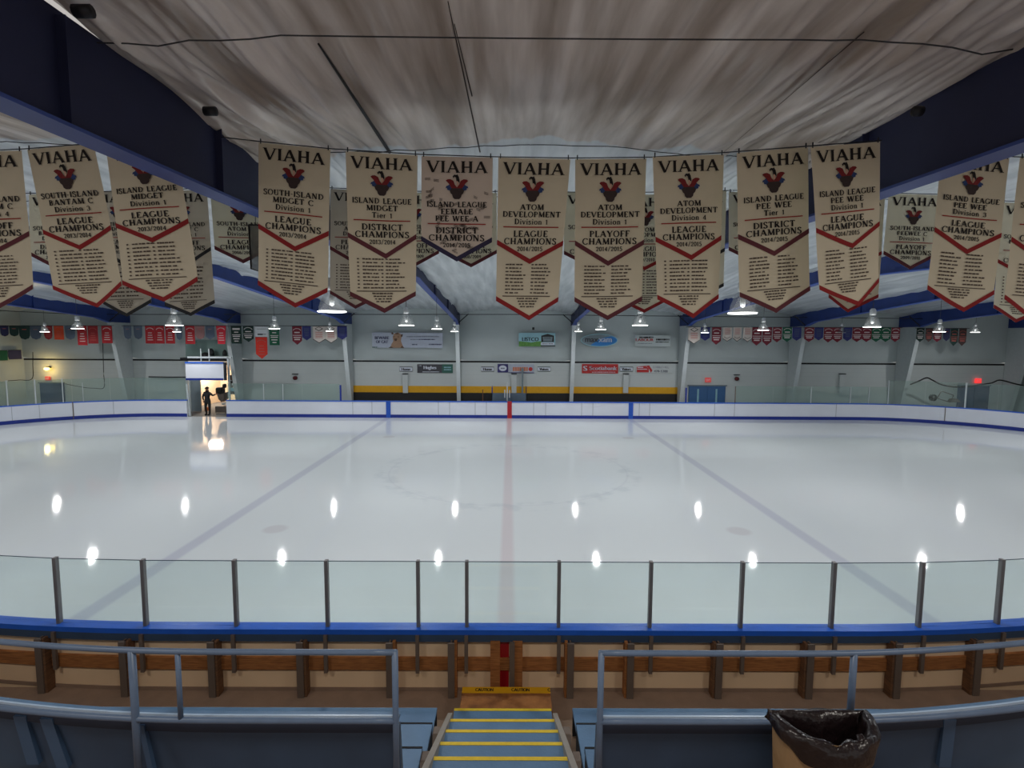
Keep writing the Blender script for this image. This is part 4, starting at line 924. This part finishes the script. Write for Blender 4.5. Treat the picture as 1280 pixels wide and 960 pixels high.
# felt banners on the left end wall
for i, (y0, y1, z0, z1, c, lb) in enumerate(((33.0, 33.9, 3.3, 4.05, 'dkgreen', 'dark green felt banner, lower row on the left end wall'), (34.0, 34.9, 3.3, 4.05, 'green', 'green felt banner, lower row on the left end wall'), (35.0, 35.9, 3.35, 4.05, 'purple', 'purple felt banner nearest the corner, lower row on the left end wall'))):
    t = thing('felt_banner', lb, 'banner', (XL+.3, (y0+y1)/2, z1), 'felt banners on the left end wall')
    MB().hexa([(XL+.3, y0, z0+.1), (XL+.32, y0, z0+.1), (XL+.32, y1, z0+.1), (XL+.3, y1, z0+.1), (XL+.3, y0, z1), (XL+.32, y0, z1), (XL+.32, y1, z1), (XL+.3, y1, z1)]).build('cloth', 'felt_'+c, t)
    MB().tube([(XL+.31, y0, z1+.01), (XL+.31, y1, z1+.01)], .02, 6).build('rod', 'dark_metal', t)

# ------------------------------------------------------------------ advertising signs
mat('sign_navy', (44, 40, 110), .5); mat('sign_charcoal', (62, 62, 70), .5); mat('sign_green', (40, 96, 84), .5); mat('sign_red', (186, 36, 36), .5); mat('sign_orange', (206, 130, 96), .5)
mat('sign_sky', (150, 196, 208), .5); mat('sign_grass', (92, 146, 66), .5, var=.3, scale=8); mat('sign_grey', (116, 132, 140), .5); mat('sign_blue', (40, 124, 196), .5); mat('sign_lilac', (176, 184, 200), .6)
mat('cub', (166, 134, 110), .8, var=.15, scale=20); mat('cub_dark', (92, 70, 58), .8); mat('txt_grey', (110, 114, 128), .7, var=0); mat('txt_navy', (52, 54, 92), .7, var=0)
def sign(label, u0, v0, u1, v1, base, Y, nm='advertising_sign', th=.03):
    a, b = at(u0, v0, Y), at(u1, v1, Y); t = thing(nm, label, 'sign', ((a.x+b.x)/2, Y, b.z))
    if base: MB().box(a.x, b.x, Y, Y+th, b.z, a.z).build('panel', base, t)
    return t, (lambda u, v, d=0: Vector((at(u, v, Y).x, Y-.004-d, at(u, v, Y).z)))
def rect(mb, P, u0, v0, u1, v1, d=0, mi=0): a, b = P(u0, v0, d), P(u1, v1, d); mb.face([(a.x, a.y, a.z), (a.x, a.y, b.z), (b.x, b.y, b.z), (b.x, a.y, a.z)], mi)
def poly(mb, P, pts, d=0, mi=0): mb.face([P(u, v, d) for u, v in pts], mi)
def words(t, P, txt, u, v, wpx, hpx, mm, bold=0, nm='lettering', d=.004):
    a = P(u, v, d); k = (P(u+1, v).x-P(u, v).x); mb = MB(); sans_on(mb, txt, a.x, a.z, wpx*k, hpx*k, a.y, bold=bold); mb.build(nm, mm, t)
def dashes(t, P, u0, u1, v, h, mm, nm='small_print'):
    mb = MB(); x = u0
    while x < u1-.3: w = R.uniform(.5, 1.1); rect(mb, P, x, v, min(x+w, u1), v+h, .005); x += w+R.choice((.12, .12, .5))
    mb.build(nm, mm, t)
YU, YLo = 35.62, 36.33
t, P = sign('pale lilac poster with a lion cub reading beware of cat', 465, 415.5, 553.5, 435, 'sign_lilac', YU)
words(t, P, 'BEWARE', 477.5, 422.3, 17.5, 3.6, 'txt_navy', bold=.012); words(t, P, 'OF CAT', 477.5, 427.3, 15, 3.6, 'txt_navy', bold=.012)
mb = MB(); poly(mb, P, [(488, 434.8), (489.5, 430), (491.5, 426.5), (491, 421), (492.5, 417), (497, 415.6), (500.5, 417), (502, 421), (501.2, 426), (503, 431), (505, 434.8)], .004); mb.build('lion_cub', 'cub', t)
mb = MB(); poly(mb, P, [(490, 418.5), (489, 416), (490.5, 415.2), (492.4, 417)], .006); poly(mb, P, [(501, 418.5), (503.5, 417.2), (503.2, 420.5), (501.5, 421.5)], .006); poly(mb, P, [(494, 416.5), (498, 416), (498.5, 417.6), (494.5, 418)], .006)
poly(mb, P, [(492.6, 423.2), (496.5, 423.2), (495.8, 426.2), (493.5, 426.2)], .006); poly(mb, P, [(492, 420.6), (493.4, 420.4), (493.3, 421.4), (492.2, 421.5)], .006); poly(mb, P, [(497, 420.6), (498.6, 420.6), (498.5, 421.6), (497.2, 421.5)], .006)
poly(mb, P, [(485.5, 434.9), (488.5, 433), (492, 434.9)], .006); poly(mb, P, [(500.5, 434.9), (502.5, 432), (505.5, 434.9)], .006); mb.build('lion_cub_markings', 'cub_dark', t)
dashes(t, P, 508, 549, 420.3, 1.1, 'txt_grey'); dashes(t, P, 513, 523, 423.8, 1, 'txt_grey'); dashes(t, P, 523, 544, 423.7, 1.3, 'txt_navy'); dashes(t, P, 515, 522, 430, 1.4, 'txt_navy'); dashes(t, P, 536, 552, 429.8, 1.5, 'txt_navy'); dashes(t, P, 465.5, 472, 433.4, 1.2, 'sign_green')
t, P = sign('sky and grass sign reading Listco with black house logo', 648.5, 416, 694, 433, 'sign_sky', YU)
mb = MB(); poly(mb, P, [(648.5, 426.5), (660, 427.5), (664, 428.2), (670, 427), (677, 426.5), (677, 433), (648.5, 433)], .003); mb.build('grass', 'sign_grass', t)
words(t, P, 'LISTCO', 663, 424, 20.5, 4.6, 'ink', bold=.012)
mb = MB(); poly(mb, P, [(676.6, 427.5), (676.6, 419.6), (684.5, 417.4), (692.5, 419.6), (692.5, 427.5)], .004); mb.build('house_logo', 'black_band', t)
mb = MB(); poly(mb, P, [(678.2, 421), (690.8, 421), (690, 426.6), (679, 426.6)], .006); mb.build('house_logo_plate', 'sign_grey', t)
words(t, P, 'HOME', 684.5, 422.6, 8, 1.8, 'black_band', nm='logo_lettering', d=.008)
mb = MB(); rect(mb, P, 676, 428, 693, 431.4, .005); mb.build('white_strip', 'white_sign', t); dashes(t, P, 678, 691, 429.2, 1, 'txt_grey')
mb = MB(); rect(mb, P, 676, 431.6, 694, 433, .005); mb.build('dark_strip', 'black_band', t)
# small black speaker above it
tag(MB().box(at(665.2, 413, 35.6).x, at(668, 413, 35.6).x, 35.5, 35.65, at(666, 412.3, 35.6).z, at(666, 409, 35.6).z).build('wall_sensor', 'black_band', bevel=.04), 'tiny black device on the far wall above the sky and grass sign', 'sensor')
t, P = sign('oval grey and blue sign reading maxxam', 726, 418, 771.5, 433, None, YU)
a, b = P(727, 418), P(771, 432.6); cxs, czs, rx_, rz_ = (a.x+b.x)/2, (a.z+b.z)/2, (b.x-a.x)/2, (a.z-b.z)/2
mb = MB(); disc(mb, (cxs, YU, czs), rx_+.06, rz_+.05, n=40); mb.build('panel', 'sign_sky', t)
mb = MB(); mb.face([(cxs+rx_*math.cos(q), YU-.006, czs+rz_*math.sin(q)) for q in [math.radians(40+k*200/30) for k in range(31)]]+[(cxs-rx_*.1, YU-.006, czs-rz_*.2)]); mb.build('grey_swoosh', 'sign_grey', t)
mb = MB(); mb.face([(cxs+rx_*math.cos(q), YU-.008, czs+rz_*math.sin(q)) for q in [math.radians(-120+k*165/30) for k in range(31)]]+[(cxs+rx_*.1, YU-.008, czs+rz_*.35)]); mb.build('blue_swoosh', 'sign_blue', t)
words(t, P, 'max', 739.5, 425.3, 16, 4.8, 'sign_charcoal', d=.012, bold=.016); words(t, P, 'xam', 756.5, 425.3, 16, 4.8, 'white_sign', d=.013, bold=.016)
t, P = sign('white poster with red and black lettering reading labour', 794, 419, 838, 433, None, YU)
MB().box(at(794, 420, YU).x, at(838, 420, YU).x, YU, YU+.02, at(800, 433, YU).z, at(800, 419, YU).z).build('panel', 'wall_white', t)
dashes(t, P, 799, 817, 420.8, 1.8, 'ink'); words(t, P, 'LABOUR', 805.8, 424.8, 22, 3.4, 'sign_red', bold=.012); dashes(t, P, 797, 815, 429, .7, 'txt_grey'); dashes(t, P, 820, 836.5, 423.4, 2.2, 'ink', 'phone_lettering'); dashes(t, P, 819.5, 836.5, 427, 1.2, 'ink')
t, P = sign('charcoal sign reading Hughes with a green right end', 521.5, 455.3, 566, 466.3, 'sign_charcoal', YLo)
words(t, P, 'Hughes', 537.5, 460, 15.5, 5.2, 'white_sign', bold=.02); dashes(t, P, 528, 549, 464.4, .8, 'white_sign'); dashes(t, P, 523.5, 527, 456.8, .7, 'white_sign')
mb = MB(); rect(mb, P, 552.5, 455.3, 566, 466.3, .003); mb.build('green_panel', 'greenish' if 'greenish' in M else 'sign_green', t); dashes(t, P, 555, 564, 458.5, 1.5, 'sign_sky'); dashes(t, P, 555, 564, 461.5, 1.2, 'sign_sky')
def plate(label, u, txt, sq):
    t, P = sign(label, u-8, 458.7, u+8, 464, 'white_sign', YLo, 'name_plate')
    a, b = P(u-8, 458.7, .006), P(u+8, 464, .006); MB().tube([(a.x, a.y, a.z), (b.x, a.y, a.z), (b.x, a.y, b.z), (a.x, a.y, b.z), (a.x, a.y, a.z+.001)], .022, 6).build('border', 'sign_charcoal' if not sq else 'dkg', t)
    words(t, P, txt, u, 461.4, 11, 3.1, 'ink', bold=.014)
mat('dkg', (54, 84, 78), .6)
plate('white plate reading Home with dark border left of the Hughes sign', 507.5, 'Home', 0); plate('white plate reading Home left of the navy square sign', 609.5, 'Home', 0)
plate('white plate reading Visitors with green border left of the centre right column', 680, 'Visitors', 1); plate('white plate reading Visitors right of the red bank sign', 783, 'Visitors', 1)
t, P = sign('navy square sign with a white oval emblem', 622, 455, 635, 465.6, 'sign_navy', YLo)
a = P(628.5, 460.3, .004); mb = MB(); disc(mb, (a.x, a.y, a.z), .27, .2); mb.build('oval', 'white_sign', t); dashes(t, P, 626, 631, 459.8, 1.2, 'txt_navy')
t, P = sign('pale sign with orange block lettering and red round logo', 635.5, 455.3, 667.5, 465.6, 'sign_lilac', YLo)
mb = MB()
for k in range(7): rect(mb, P, 641+k*2.75, 458.8, 643.3+k*2.75, 463.8, .004)
mb.build('orange_lettering', 'sign_orange', t); a = P(663.2, 461.4, .004); mb = MB(); disc(mb, (a.x, a.y, a.z), .14, .14); mb.build('round_logo', 'sign_red', t)
MB().box(at(635.5, 455, YLo).x, at(667.7, 455, YLo).x, YLo-.01, YLo+.02, at(650, 466.3, YLo).z, at(650, 465.5, YLo).z).build('lower_edge', 'sign_navy', t)
t, P = sign('red sign reading Scotiabank with white lettering', 727.5, 455, 772.5, 466.8, 'sign_red', YLo)
words(t, P, 'Scotiabank', 754, 460.2, 34, 4.8, 'white_sign', bold=.014); words(t, P, 'S', 731.5, 460.4, 4.4, 6.2, 'white_sign', bold=.03, nm='logo'); dashes(t, P, 740, 769, 464.8, .7, 'white_sign')
t, P = sign('white sign with red house logo reading Cobble Hill 478-5388', 795.5, 456, 840, 466.5, 'wall_panel', YLo)
mb = MB(); poly(mb, P, [(796, 458.5), (807, 457.2), (811, 461), (811, 465.5), (796, 465.5)], .004); poly(mb, P, [(807.5, 457.2), (811.5, 456.8), (815.5, 463), (813.5, 466), (811.5, 461.5)], .004); mb.build('house_logo', 'sign_red', t)
mb = MB(); rect(mb, P, 796.5, 461, 809, 461.9, .006); rect(mb, P, 797, 458.8, 804, 459.8, .006); mb.build('logo_line', 'white_sign', t)
words(t, P, 'COBBLE HILL', 826, 459, 20, 2.6, 'txt_grey'); words(t, P, '478-5388', 826, 464, 17, 3, 'txt_grey', bold=.01)

# ------------------------------------------------------------------ lower wall details
for u, lb in ((506.5, 'white boxed duct with a dark vent under the left Home plate'), (642.5, 'white boxed duct with a dark vent under the navy and orange signs'), (782.5, 'white boxed duct with a dark vent under the right Visitors plate'), (1053, 'white boxed duct with a dark vent behind the glass on the right')):
    P0 = at(u, 480, 36.2); zt2 = at(u, 468, 36.2).z; zb2 = at(u, 491.3, 36.2).z
    t = thing('wall_duct', lb, 'duct', (P0.x, 36.3, zb2)); MB().box(P0.x-.17, P0.x+.17, 36.22, 36.37, zb2, zt2).build('body', 'wall_panel', t)
    MB().box(P0.x-.19, P0.x+.19, 36.15, 36.37, zt2, zt2+.06).build('vent_hood', 'dark_metal', t)
t = thing('timekeeper_box', 'grey timekeeper box behind the centre of the far boards', 'booth', (at(635, 500, 34).x, 34, 0))
xa, xb = at(614.5, 495, 33.6).x, at(658.5, 495, 33.6).x
MB().box(xa, xb, 33.6, 33.66, 0, at(640, 491.5, 33.6).z).build('front_panel', 'box_grey', t)
MB().box(xa, xa+.05, 33.6, 34.6, 0, 1.9).build('side_panel', 'kick_blue', t); MB().box(xb-.05, xb, 33.6, 34.6, 0, 1.9).build('side_panel', 'wood_dark', t)
x = at(634, 490, 33.4).x; MB().tube([(x, 33.4, .2), (x, 33.4, at(634, 478.5, 33.4).z)], .04, 8).build('post', 'lamp_metal', t)
MB().box(x-.19, x-.12, 33.36, 33.4, 1.25, 1.75).build('clamp', 'lamp_metal', t); MB().box(x+.12, x+.19, 33.36, 33.4, 1.25, 1.75).build('clamp', 'lamp_metal', t)
x = at(653, 480, 36.1).x; tag(MB().box(x-.06, x+.06, 36.1, 36.2, .2, 3.0).build('wall_pipe', 'sign_grey'), 'grey vertical pipe on the far wall beside the centre duct', 'pipe')
x = at(603.5, 490, 35).x; tag(MB().box(x-.03, x+.03, 34.95, 35, 0, 1.62).build('bench_divider', 'wood_dark'), 'thin brown divider post in front of the yellow band left of the booth', 'post')
# doors
def door(nm, u0, u1, v0, mm, leaves, win, lab=None):
    a, b = at(u0, v0, 36.33), at(u1, v0, 36.33); o = MB()
    o.box(a.x, b.x, 36.32, 36.38, 0, a.z); d = struct(o.build(nm, mm)); d.location = (0, 0, 0)
    for k in range(leaves):
        x0 = a.x+(b.x-a.x)*k/leaves; x1 = a.x+(b.x-a.x)*(k+1)/leaves
        MB().box(x0+.04, x1-.04, 36.29, 36.32, .02, a.z-.06).build('door_leaf', mm, d)
        if win: MB().box((x0+x1)/2-.06, (x0+x1)/2+.06, 36.27, 36.30, .5, a.z-.2).build('door_window', 'sign_sky', d)
    MB().box(a.x-.08, b.x+.08, 36.28, 36.33, a.z, a.z+.08).build('door_header', 'sign_grey', d)
door('door_1', 861, 907, 482.5, 'door_blue', 2, True); door('door_2', 49.5, 79.5, 479, 'door_dark', 1, False); door('door_3', 1198, 1237, 482.5, 'door_dark', 2, False)
def exit_sign(u, v, w, mm, lb, txt):
    P0 = at(u, v, 36.3); t = thing('exit_sign', lb, 'exit sign', (P0.x, 36.3, P0.z)); MB().box(P0.x-w, P0.x+w, 36.24, 36.34, P0.z-w*.8, P0.z+w*.8).build('sign_box', mm, t, bevel=.02)
    mb = MB(); sans_on(mb, txt, P0.x, P0.z, w*1.4, w*.8, 36.235); mb.build('lettering', 'white_sign', t)
exit_sign(885, 475, .2, 'exit_dim', 'red exit sign above the blue double doors', 'EXIT'); exit_sign(60, 473, .17, 'exit_dim', 'dim red exit sign above the dark left door', 'EXIT'); exit_sign(1222.5, 476, .2, 'exit_red', 'glowing red exit sign on the far right', 'EXIT')
for u, lb in ((369, 'round maroon alarm bell on the far wall left of centre'), (921, 'round maroon alarm bell right of the blue double doors')):
    P0 = at(u, 472.5 if u < 600 else 473.5, 36.3); t = thing('alarm_bell', lb, 'bell', tuple(P0))
    MB().tube([(P0.x, 36.36, P0.z), (P0.x, 36.22, P0.z)], .14, 16).build('gong', 'ink_dark_red', t); MB().box(P0.x-.2, P0.x+.2, 36.25, 36.34, P0.z+.24, P0.z+.3).build('bracket', 'dark_metal', t)
P0 = at(58.5, 461, 36.1); t = thing('wall_light', 'warm yellow wall light above the dark left door', 'lamp', tuple(P0)); MB().lathe([(0, -.12), (.12, -.08), (.17, 0), (.12, .08), (0, .1)], P0, 16).build('globe', 'warm_bulb', t); MB().box(P0.x-.06, P0.x+.06, 36.1, 36.4, P0.z+.05, P0.z+.15).build('arm', 'dark_metal', t)
l = bpy.data.lights.new('warm_light', 'POINT'); l.energy = 26; l.color = (1, .72, .3); l.shadow_soft_size = .15; o = bpy.data.objects.new('warm_light', l); col.objects.link(o); o.location = (P0.x, 35.7, P0.z)
# black cables and hose
def hose(pts, Y, label, r=.035, mm='crest_black', nm='hose'):
    P = [at(u, v, Y) for u, v in pts]; Q = []
    for i in range(len(P)-1):
        p0, p1, p2, p3 = P[max(i-1, 0)], P[i], P[i+1], P[min(i+2, len(P)-1)]
        for k in range(6):
            s = k/6; Q.append(.5*((2*p1)+(p2-p0)*s+(2*p0-5*p1+4*p2-p3)*s*s+(3*p1-p0-3*p2+p3)*s**3))
    Q.append(P[-1]); return tag(MB().tube(Q, r, 8).build(nm, mm), label, nm)
hose([(1138, 480.5), (1148, 476.5), (1158, 472.3), (1165, 474.8), (1176, 480.5), (1192, 483.6), (1210, 483.2), (1228, 480.6), (1240, 478.5), (1248, 475.3), (1256, 476.2), (1270, 480), (1290, 484)], 34.9, 'thick black hose slung in waves across the far right glass', .045)
hose([(82, 479.8), (95, 482.5), (108, 484.7), (118, 485.2), (130, 484.2), (129.5, 465), (128.5, 430), (128, 408)], 34.9, 'thin black rope hanging down the left wall and looping to the door', .02, nm='rope')
hose([(10, 476), (24, 475), (40, 473.5), (41, 455), (41, 440)], 34.9, 'thin black rope along the left end wall corner', .02, nm='rope')
hose([(186, 471), (210, 471.5), (232, 471.5)], 36.2, 'dark horizontal pipe on the wall left of the raised gate', .04, 'dark_metal', 'pipe')
# cart behind the right boards
t = thing('hand_cart', 'tipped metal hand cart with dark wheel behind the right boards', 'cart', tuple(at(1175, 500, 34.6)))
c0 = at(1166, 497, 34.6); MB().tube([(c0.x, 34.5, c0.z), (c0.x, 34.68, c0.z)], .22, 18).build('wheel', 'black_band', t); MB().tube([(c0.x, 34.47, c0.z), (c0.x, 34.7, c0.z)], .1, 12).build('hub', 'steel', t)
q = [at(u, v, 34.6) for u, v in ((1172, 497), (1177, 489), (1192, 494), (1188, 503), (1172, 498))]; MB().tube(q, .03, 6).build('frame', 'steel_dark', t)
q = [at(u, v, 34.6) for u, v in ((1188, 503), (1191, 499), (1197, 498.5), (1202, 503))]; mb = MB(); n_ = len(q); mb.v = [Vector(p) for p in q]+[Vector(p)+Vector((0, .3, 0)) for p in q]; mb.f = [list(range(n_)), list(range(n_, 2*n_))[::-1]]+[[i, n_+i, n_+(i+1) % n_, (i+1) % n_] for i in range(n_)]; mb.mi = [0]*len(mb.f); mb.build('tray', 'machine_grey', t)

# ------------------------------------------------------------------ zamboni bay
za = at(236, 500, YW).x; zb = at(283, 500, YW).x
rm = MB(); rm.box(dx0-.3, dx1+.3, 41.0, 41.15, -.1, 3.2); rm.box(dx0-.45, dx0-.3, YW+.15, 41, -.1, 3.2); rm.box(dx1+.3, dx1+.45, YW+.15, 41, -.1, 3.2); rm.box(dx0-.3, dx1+.3, YW+.15, 41, 3.1, 3.2)
struct(rm.build('wall_bay', 'bay_wall'))
area((at(268, 480, 39).x, 38.9, 3.0), 170, 1.0, (1, .88, .74), 'bay_light')
# left grey door leaf of the bay and side posts
a, b = at(236.5, 476, 35.2), at(252, 519, 35.2)
t = thing('bay_door', 'grey sliding door half closing the lit bay', 'door', (a.x, 35.2, 0)); MB().box(a.x, b.x, 35.2, 35.26, 0, a.z+.1).build('leaf', 'door_grey', t)
MB().box(a.x, a.x+.08, 35.12, 35.2, 0, a.z).build('frame', 'column_white', t)
a = at(235, 480, 33.1); tag(MB().hexa([(a.x-.0, 33.0, 0), (a.x+.13, 33.0, 0), (a.x+.13, 33.1, 0), (a.x, 33.1, 0), (a.x-.08, 33.0, a.z), (a.x, 33.0, a.z), (a.x, 33.1, a.z), (a.x-.08, 33.1, a.z)]).build('gate_post', 'column_white'), 'white gate post at the left side of the board opening', 'post')
# raised gate
a, b = at(231.5, 453, 33.15), at(280, 475.5, 33.15)
t = thing('raised_gate', 'white board gate with blue edges lifted above the zamboni opening', 'gate', ((a.x+b.x)/2, 33.15, b.z))
MB().box(a.x, b.x, 33.15, 33.25, b.z, a.z).build('gate_panel', 'white_board', t)
MB().box(a.x, b.x-.03, 33.12, 33.15, b.z, b.z+.13).build('kick_strip', 'kick_blue', t); MB().box(a.x, b.x, 33.1, 33.27, a.z-.06, a.z+.03).build('top_cap', 'cap_blue', t)
MB().box(b.x, b.x+.12, 33.15, 33.3, b.z, a.z).build('guide', 'dark_metal', t)
# lifting frame around it
t = thing('gate_hoist', 'white pipe hoist frame standing above the raised gate', 'frame', (at(286, 500, 33.6).x, 33.6, 0))
zt3 = at(285, 447, 33.6).z; x1 = at(285.5, 470, 33.6).x; x0 = at(234, 447, 33.6).x
MB().box(x1-.05, x1+.05, 33.6, 33.7, 0, zt3).build('upright', 'column_white', t); MB().box(x0, at(289, 447, 33.6).x, 33.6, 33.7, zt3-.05, zt3+.06).build('crossbar', 'column_white', t)
for u in (250.8, 261): x = at(u, 440, 33.7).x; MB().box(x-.03, x+.03, 33.7, 33.74, at(u, 453, 33.7).z, at(u, 436, 33.7).z).build('upright', 'column_white', t)
# mezzanine window behind
a, b = at(232, 425, 36.0), at(290, 447, 36.0)
t = thing('mezzanine_glass', 'greenish glass front of the mezzanine above the raised gate', 'glass', (a.x, 36, b.z))
MB().box(a.x, b.x, 35.93, 35.95, b.z, a.z).build('pane', 'far_glass', t)
MB().box(a.x, b.x, 35.3, 36.0, b.z-.12, b.z).build('sill', 'dark_metal', t)
for k, (u, v, w, h, lb) in enumerate(((256.5, 443, .24, .14, 'dark bundle on the mezzanine ledge above the gate, left one'), (264, 440, .2, .24, 'black upright bag on the mezzanine ledge above the gate'), (281, 441, .15, .2, 'small dark box on the mezzanine ledge near the column'))):
    P0 = at(u, v, 35.55); mb = MB(); mb.lathe([(0, -h), (w*.9, -h), (w, -h*.3), (w*.8, h*.5), (w*.3, h), (0, h)], P0, 8); tag(mb.build('storage_bundle', 'black_band'), lb, 'bundle')
# shelf clutter seen right of the bay
t = thing('storage_shelf', 'shelf of clutter between the lit bay and the leaning column', 'shelf', tuple(at(291, 495, 35.6)))
a, b = at(285, 470, 35.6), at(296.5, 493, 35.6); MB().box(a.x, b.x, 35.6, 35.9, b.z, a.z).build('back', 'machine_grey', t)
for u, v, w, mm in ((287, 474, .12, 'white_paint'), (291, 472, .2, 'wood_dark'), (292, 480, .1, 'white_paint'), (290, 478, .08, 'black_band'), (291, 487, .14, 'sign_sky'), (293, 484, .1, 'bay_wall')):
    P0 = at(u, v, 35.5); MB().box(P0.x-w, P0.x+w, 35.45, 35.6, P0.z-w*.9, P0.z+w*.9).build('item', mm, t, bevel=.03)
# parked machine in the bay
t = thing('ice_resurfacer', 'grey machine with black seat and raised black bin parked in the lit bay', 'machine', tuple(at(275, 520, 35.3)))
def pb(u0, v0, u1, v1, y0, y1, mm, nm, bev=.04):
    a, b = at(u0, v0, y0), at(u1, v1, y0); MB().box(a.x, b.x, y0, y1, b.z, a.z).build(nm, mm, t, bevel=bev)
pb(268.5, 508, 282.5, 518, 34.6, 36.0, 'machine_grey', 'conditioner'); pb(269, 516, 281, 520.5, 34.5, 34.7, 'bay_wall', 'blade'); pb(268.5, 484.5, 276.5, 492.5, 34.9, 35.5, 'black_band', 'seat_back', .1)
a = [at(u, v, 35.0) for u, v in ((271, 492), (279.5, 491), (279.8, 499), (276.5, 502.5), (273, 499))]; mb = MB(); n_ = 5; mb.v = a+[p+Vector((0, .6, 0)) for p in a]; mb.f = [list(range(n_)), list(range(n_, 2*n_))[::-1]]+[[i, n_+i, n_+(i+1) % n_, (i+1) % n_] for i in range(n_)]; mb.mi = [0]*7; mb.build('body', 'machine_grey', t)
MB().tube([at(275, 491.5, 34.9), at(279, 490.5, 34.9), at(280, 486, 34.9)], .07, 8).build('arm', 'black_band', t); pb(277, 480, 281, 485.5, 34.8, 35.1, 'black_band', 'headrest', .08); pb(276.5, 503.5, 280.5, 506, 34.5, 34.7, 'white_paint', 'bucket'); pb(255, 509, 258.5, 519, 35.6, 35.9, 'orange_cone', 'side_flap')

# ------------------------------------------------------------------ person
def person():
    base = atz(260.3, 521.3, 0.0); base.y = 33.6; base = at(260.3, 520.3, 33.6); bx, by = base.x, base.y; z0 = -.02
    t = thing('person', 'person in black clothes and cap standing in the lit bay reaching right', 'person', (bx, by, 0))
    J = {'pel': (0, 0, .93), 'waist': (-.02, 0, 1.1), 'chest': (-.04, .02, 1.32), 'neck': (.0, .0, 1.5), 'head0': (.01, -.02, 1.58), 'head': (.02, -.03, 1.7),
         'lsh': (-.2, .02, 1.43), 'lel': (-.3, 0, 1.18), 'lwr': (-.24, -.02, .95), 'rsh': (.17, 0, 1.43), 'rel': (.36, -.03, 1.26), 'rwr': (.56, -.05, 1.36),
         'lhip': (-.1, 0, .88), 'lkn': (-.13, -.03, .48), 'lan': (-.1, .03, .09), 'rhip': (.1, 0, .88), 'rkn': (.14, -.04, .5), 'ran': (.1, .02, .09), 'lto': (-.11, -.14, .05), 'rto': (.12, -.15, .05)}
    E_ = [('pel','waist'),('waist','chest'),('chest','neck'),('neck','head0'),('head0','head'),('chest','lsh'),('lsh','lel'),('lel','lwr'),('chest','rsh'),('rsh','rel'),('rel','rwr'),
          ('pel','lhip'),('lhip','lkn'),('lkn','lan'),('lan','lto'),('pel','rhip'),('rhip','rkn'),('rkn','ran'),('ran','rto')]
    RAD = {'pel': .15, 'waist': .135, 'chest': .165, 'neck': .06, 'head0': .075, 'head': .1, 'lsh': .08, 'rsh': .08, 'lel': .055, 'rel': .055, 'lwr': .038, 'rwr': .038, 'lhip': .105, 'rhip': .105, 'lkn': .07, 'rkn': .07, 'lan': .05, 'ran': .05, 'lto': .04, 'rto': .04}
    ks = list(J); me = bpy.data.meshes.new('body'); me.from_pydata([J[k] for k in ks], [(ks.index(a), ks.index(b)) for a, b in E_], [])
    o = bpy.data.objects.new('body', me); col.objects.link(o); o.parent = t; me.materials.append(M['person_black']); me.materials.append(M['skin'])
    md = o.modifiers.new('skin', 'SKIN'); md.use_smooth_shade = True; sv = me.skin_vertices[0].data
    for i, k in enumerate(ks): sv[i].radius = (RAD[k]*1.18, 1.12*RAD[k]*(.8 if k in ('chest', 'waist', 'pel') else 1))
    sv[0].use_root = True
    o.modifiers.new('sub', 'SUBSURF').levels = 1; o.modifiers['sub'].render_levels = 1
    def part(mb, nm, mm): mb.build(nm, mm, t)
    off = Vector((bx, by, 0))
    part(MB().lathe([(.03, -.1), (.07, -.085), (.09, -.02), (.088, .05), (.06, .1), (0, .12)], off+Vector((.02, -.055, 1.68)), 14), 'face', 'skin')
    part(MB().lathe([(.118, 0), (.112, .05), (.08, .1), (0, .125)], off+Vector((.02, -.03, 1.72)), 16), 'cap', 'hair')
    mb = MB(); c = off+Vector((.02, -.16, 1.725)); mb.box(c.x-.07, c.x+.07, c.y-.06, c.y+.06, c.z-.008, c.z+.008); part(mb, 'cap_brim', 'hair')
    for s, w in ((-1, Vector((-.24, -.02, .95))), (1, Vector((.56, -.05, 1.36)))):
        d = Vector((.1, -.1, -1)).normalized() if s < 0 else Vector((1, -.1, .25)).normalized(); sd = Vector((1, 0, 0)) if s < 0 else Vector((0, -.3, 1)).normalized()
        mb = MB(); p = off+w; mb.tube([p, p+d*.05, p+d*.095], [.03, .042, .036], 8)
        for k in range(4):
            b_ = p+d*.08+sd*(-.03+.02*k); L = (.07, .08, .075, .06)[k]; mb.tube([b_, b_+d*L*.5, b_+d*L+Vector((0, -.015, -.01))], [.01, .009, .007], 6)
        b_ = p+d*.03+sd*.035; mb.tube([b_, b_+sd*.03+d*.03, b_+sd*.035+d*.06], [.012, .011, .008], 6); part(mb, 'hand', 'skin')
    for s in (-1, 1):
        c = off+Vector((-.1 if s < 0 else .1, -.03, .03)); mb = MB(); mb.box(c.x-.045, c.x+.045, c.y-.15, c.y+.08, -.0, .085); mb.build('shoe', 'black_band', t, bevel=.025)
person()

# ------------------------------------------------------------------ light
w = bpy.data.worlds.new('world'); sc.world = w; w.use_nodes = True; bg = w.node_tree.nodes['Background']
bg.inputs[0].default_value = (1, .95, .9, 1); bg.inputs[1].default_value = .5
for xx in (-6, 0, 6): area((xx, 1.0, 7.0), 105, 1.2, (1, .94, .86), 'fill_light')  # added unseen fill lamps that brighten the stands and front banners
sc.view_settings.view_transform = 'Standard'; sc.view_settings.look = 'None'; sc.view_settings.exposure = 0
cy = sc.cycles; cy.use_denoising = True; cy.max_bounces = 7; cy.diffuse_bounces = 4; cy.glossy_bounces = 3; cy.transparent_max_bounces = 16; cy.sample_clamp_indirect = 4; cy.caustics_reflective = False; cy.caustics_refractive = False
try: cy.use_light_tree = True
except Exception: pass
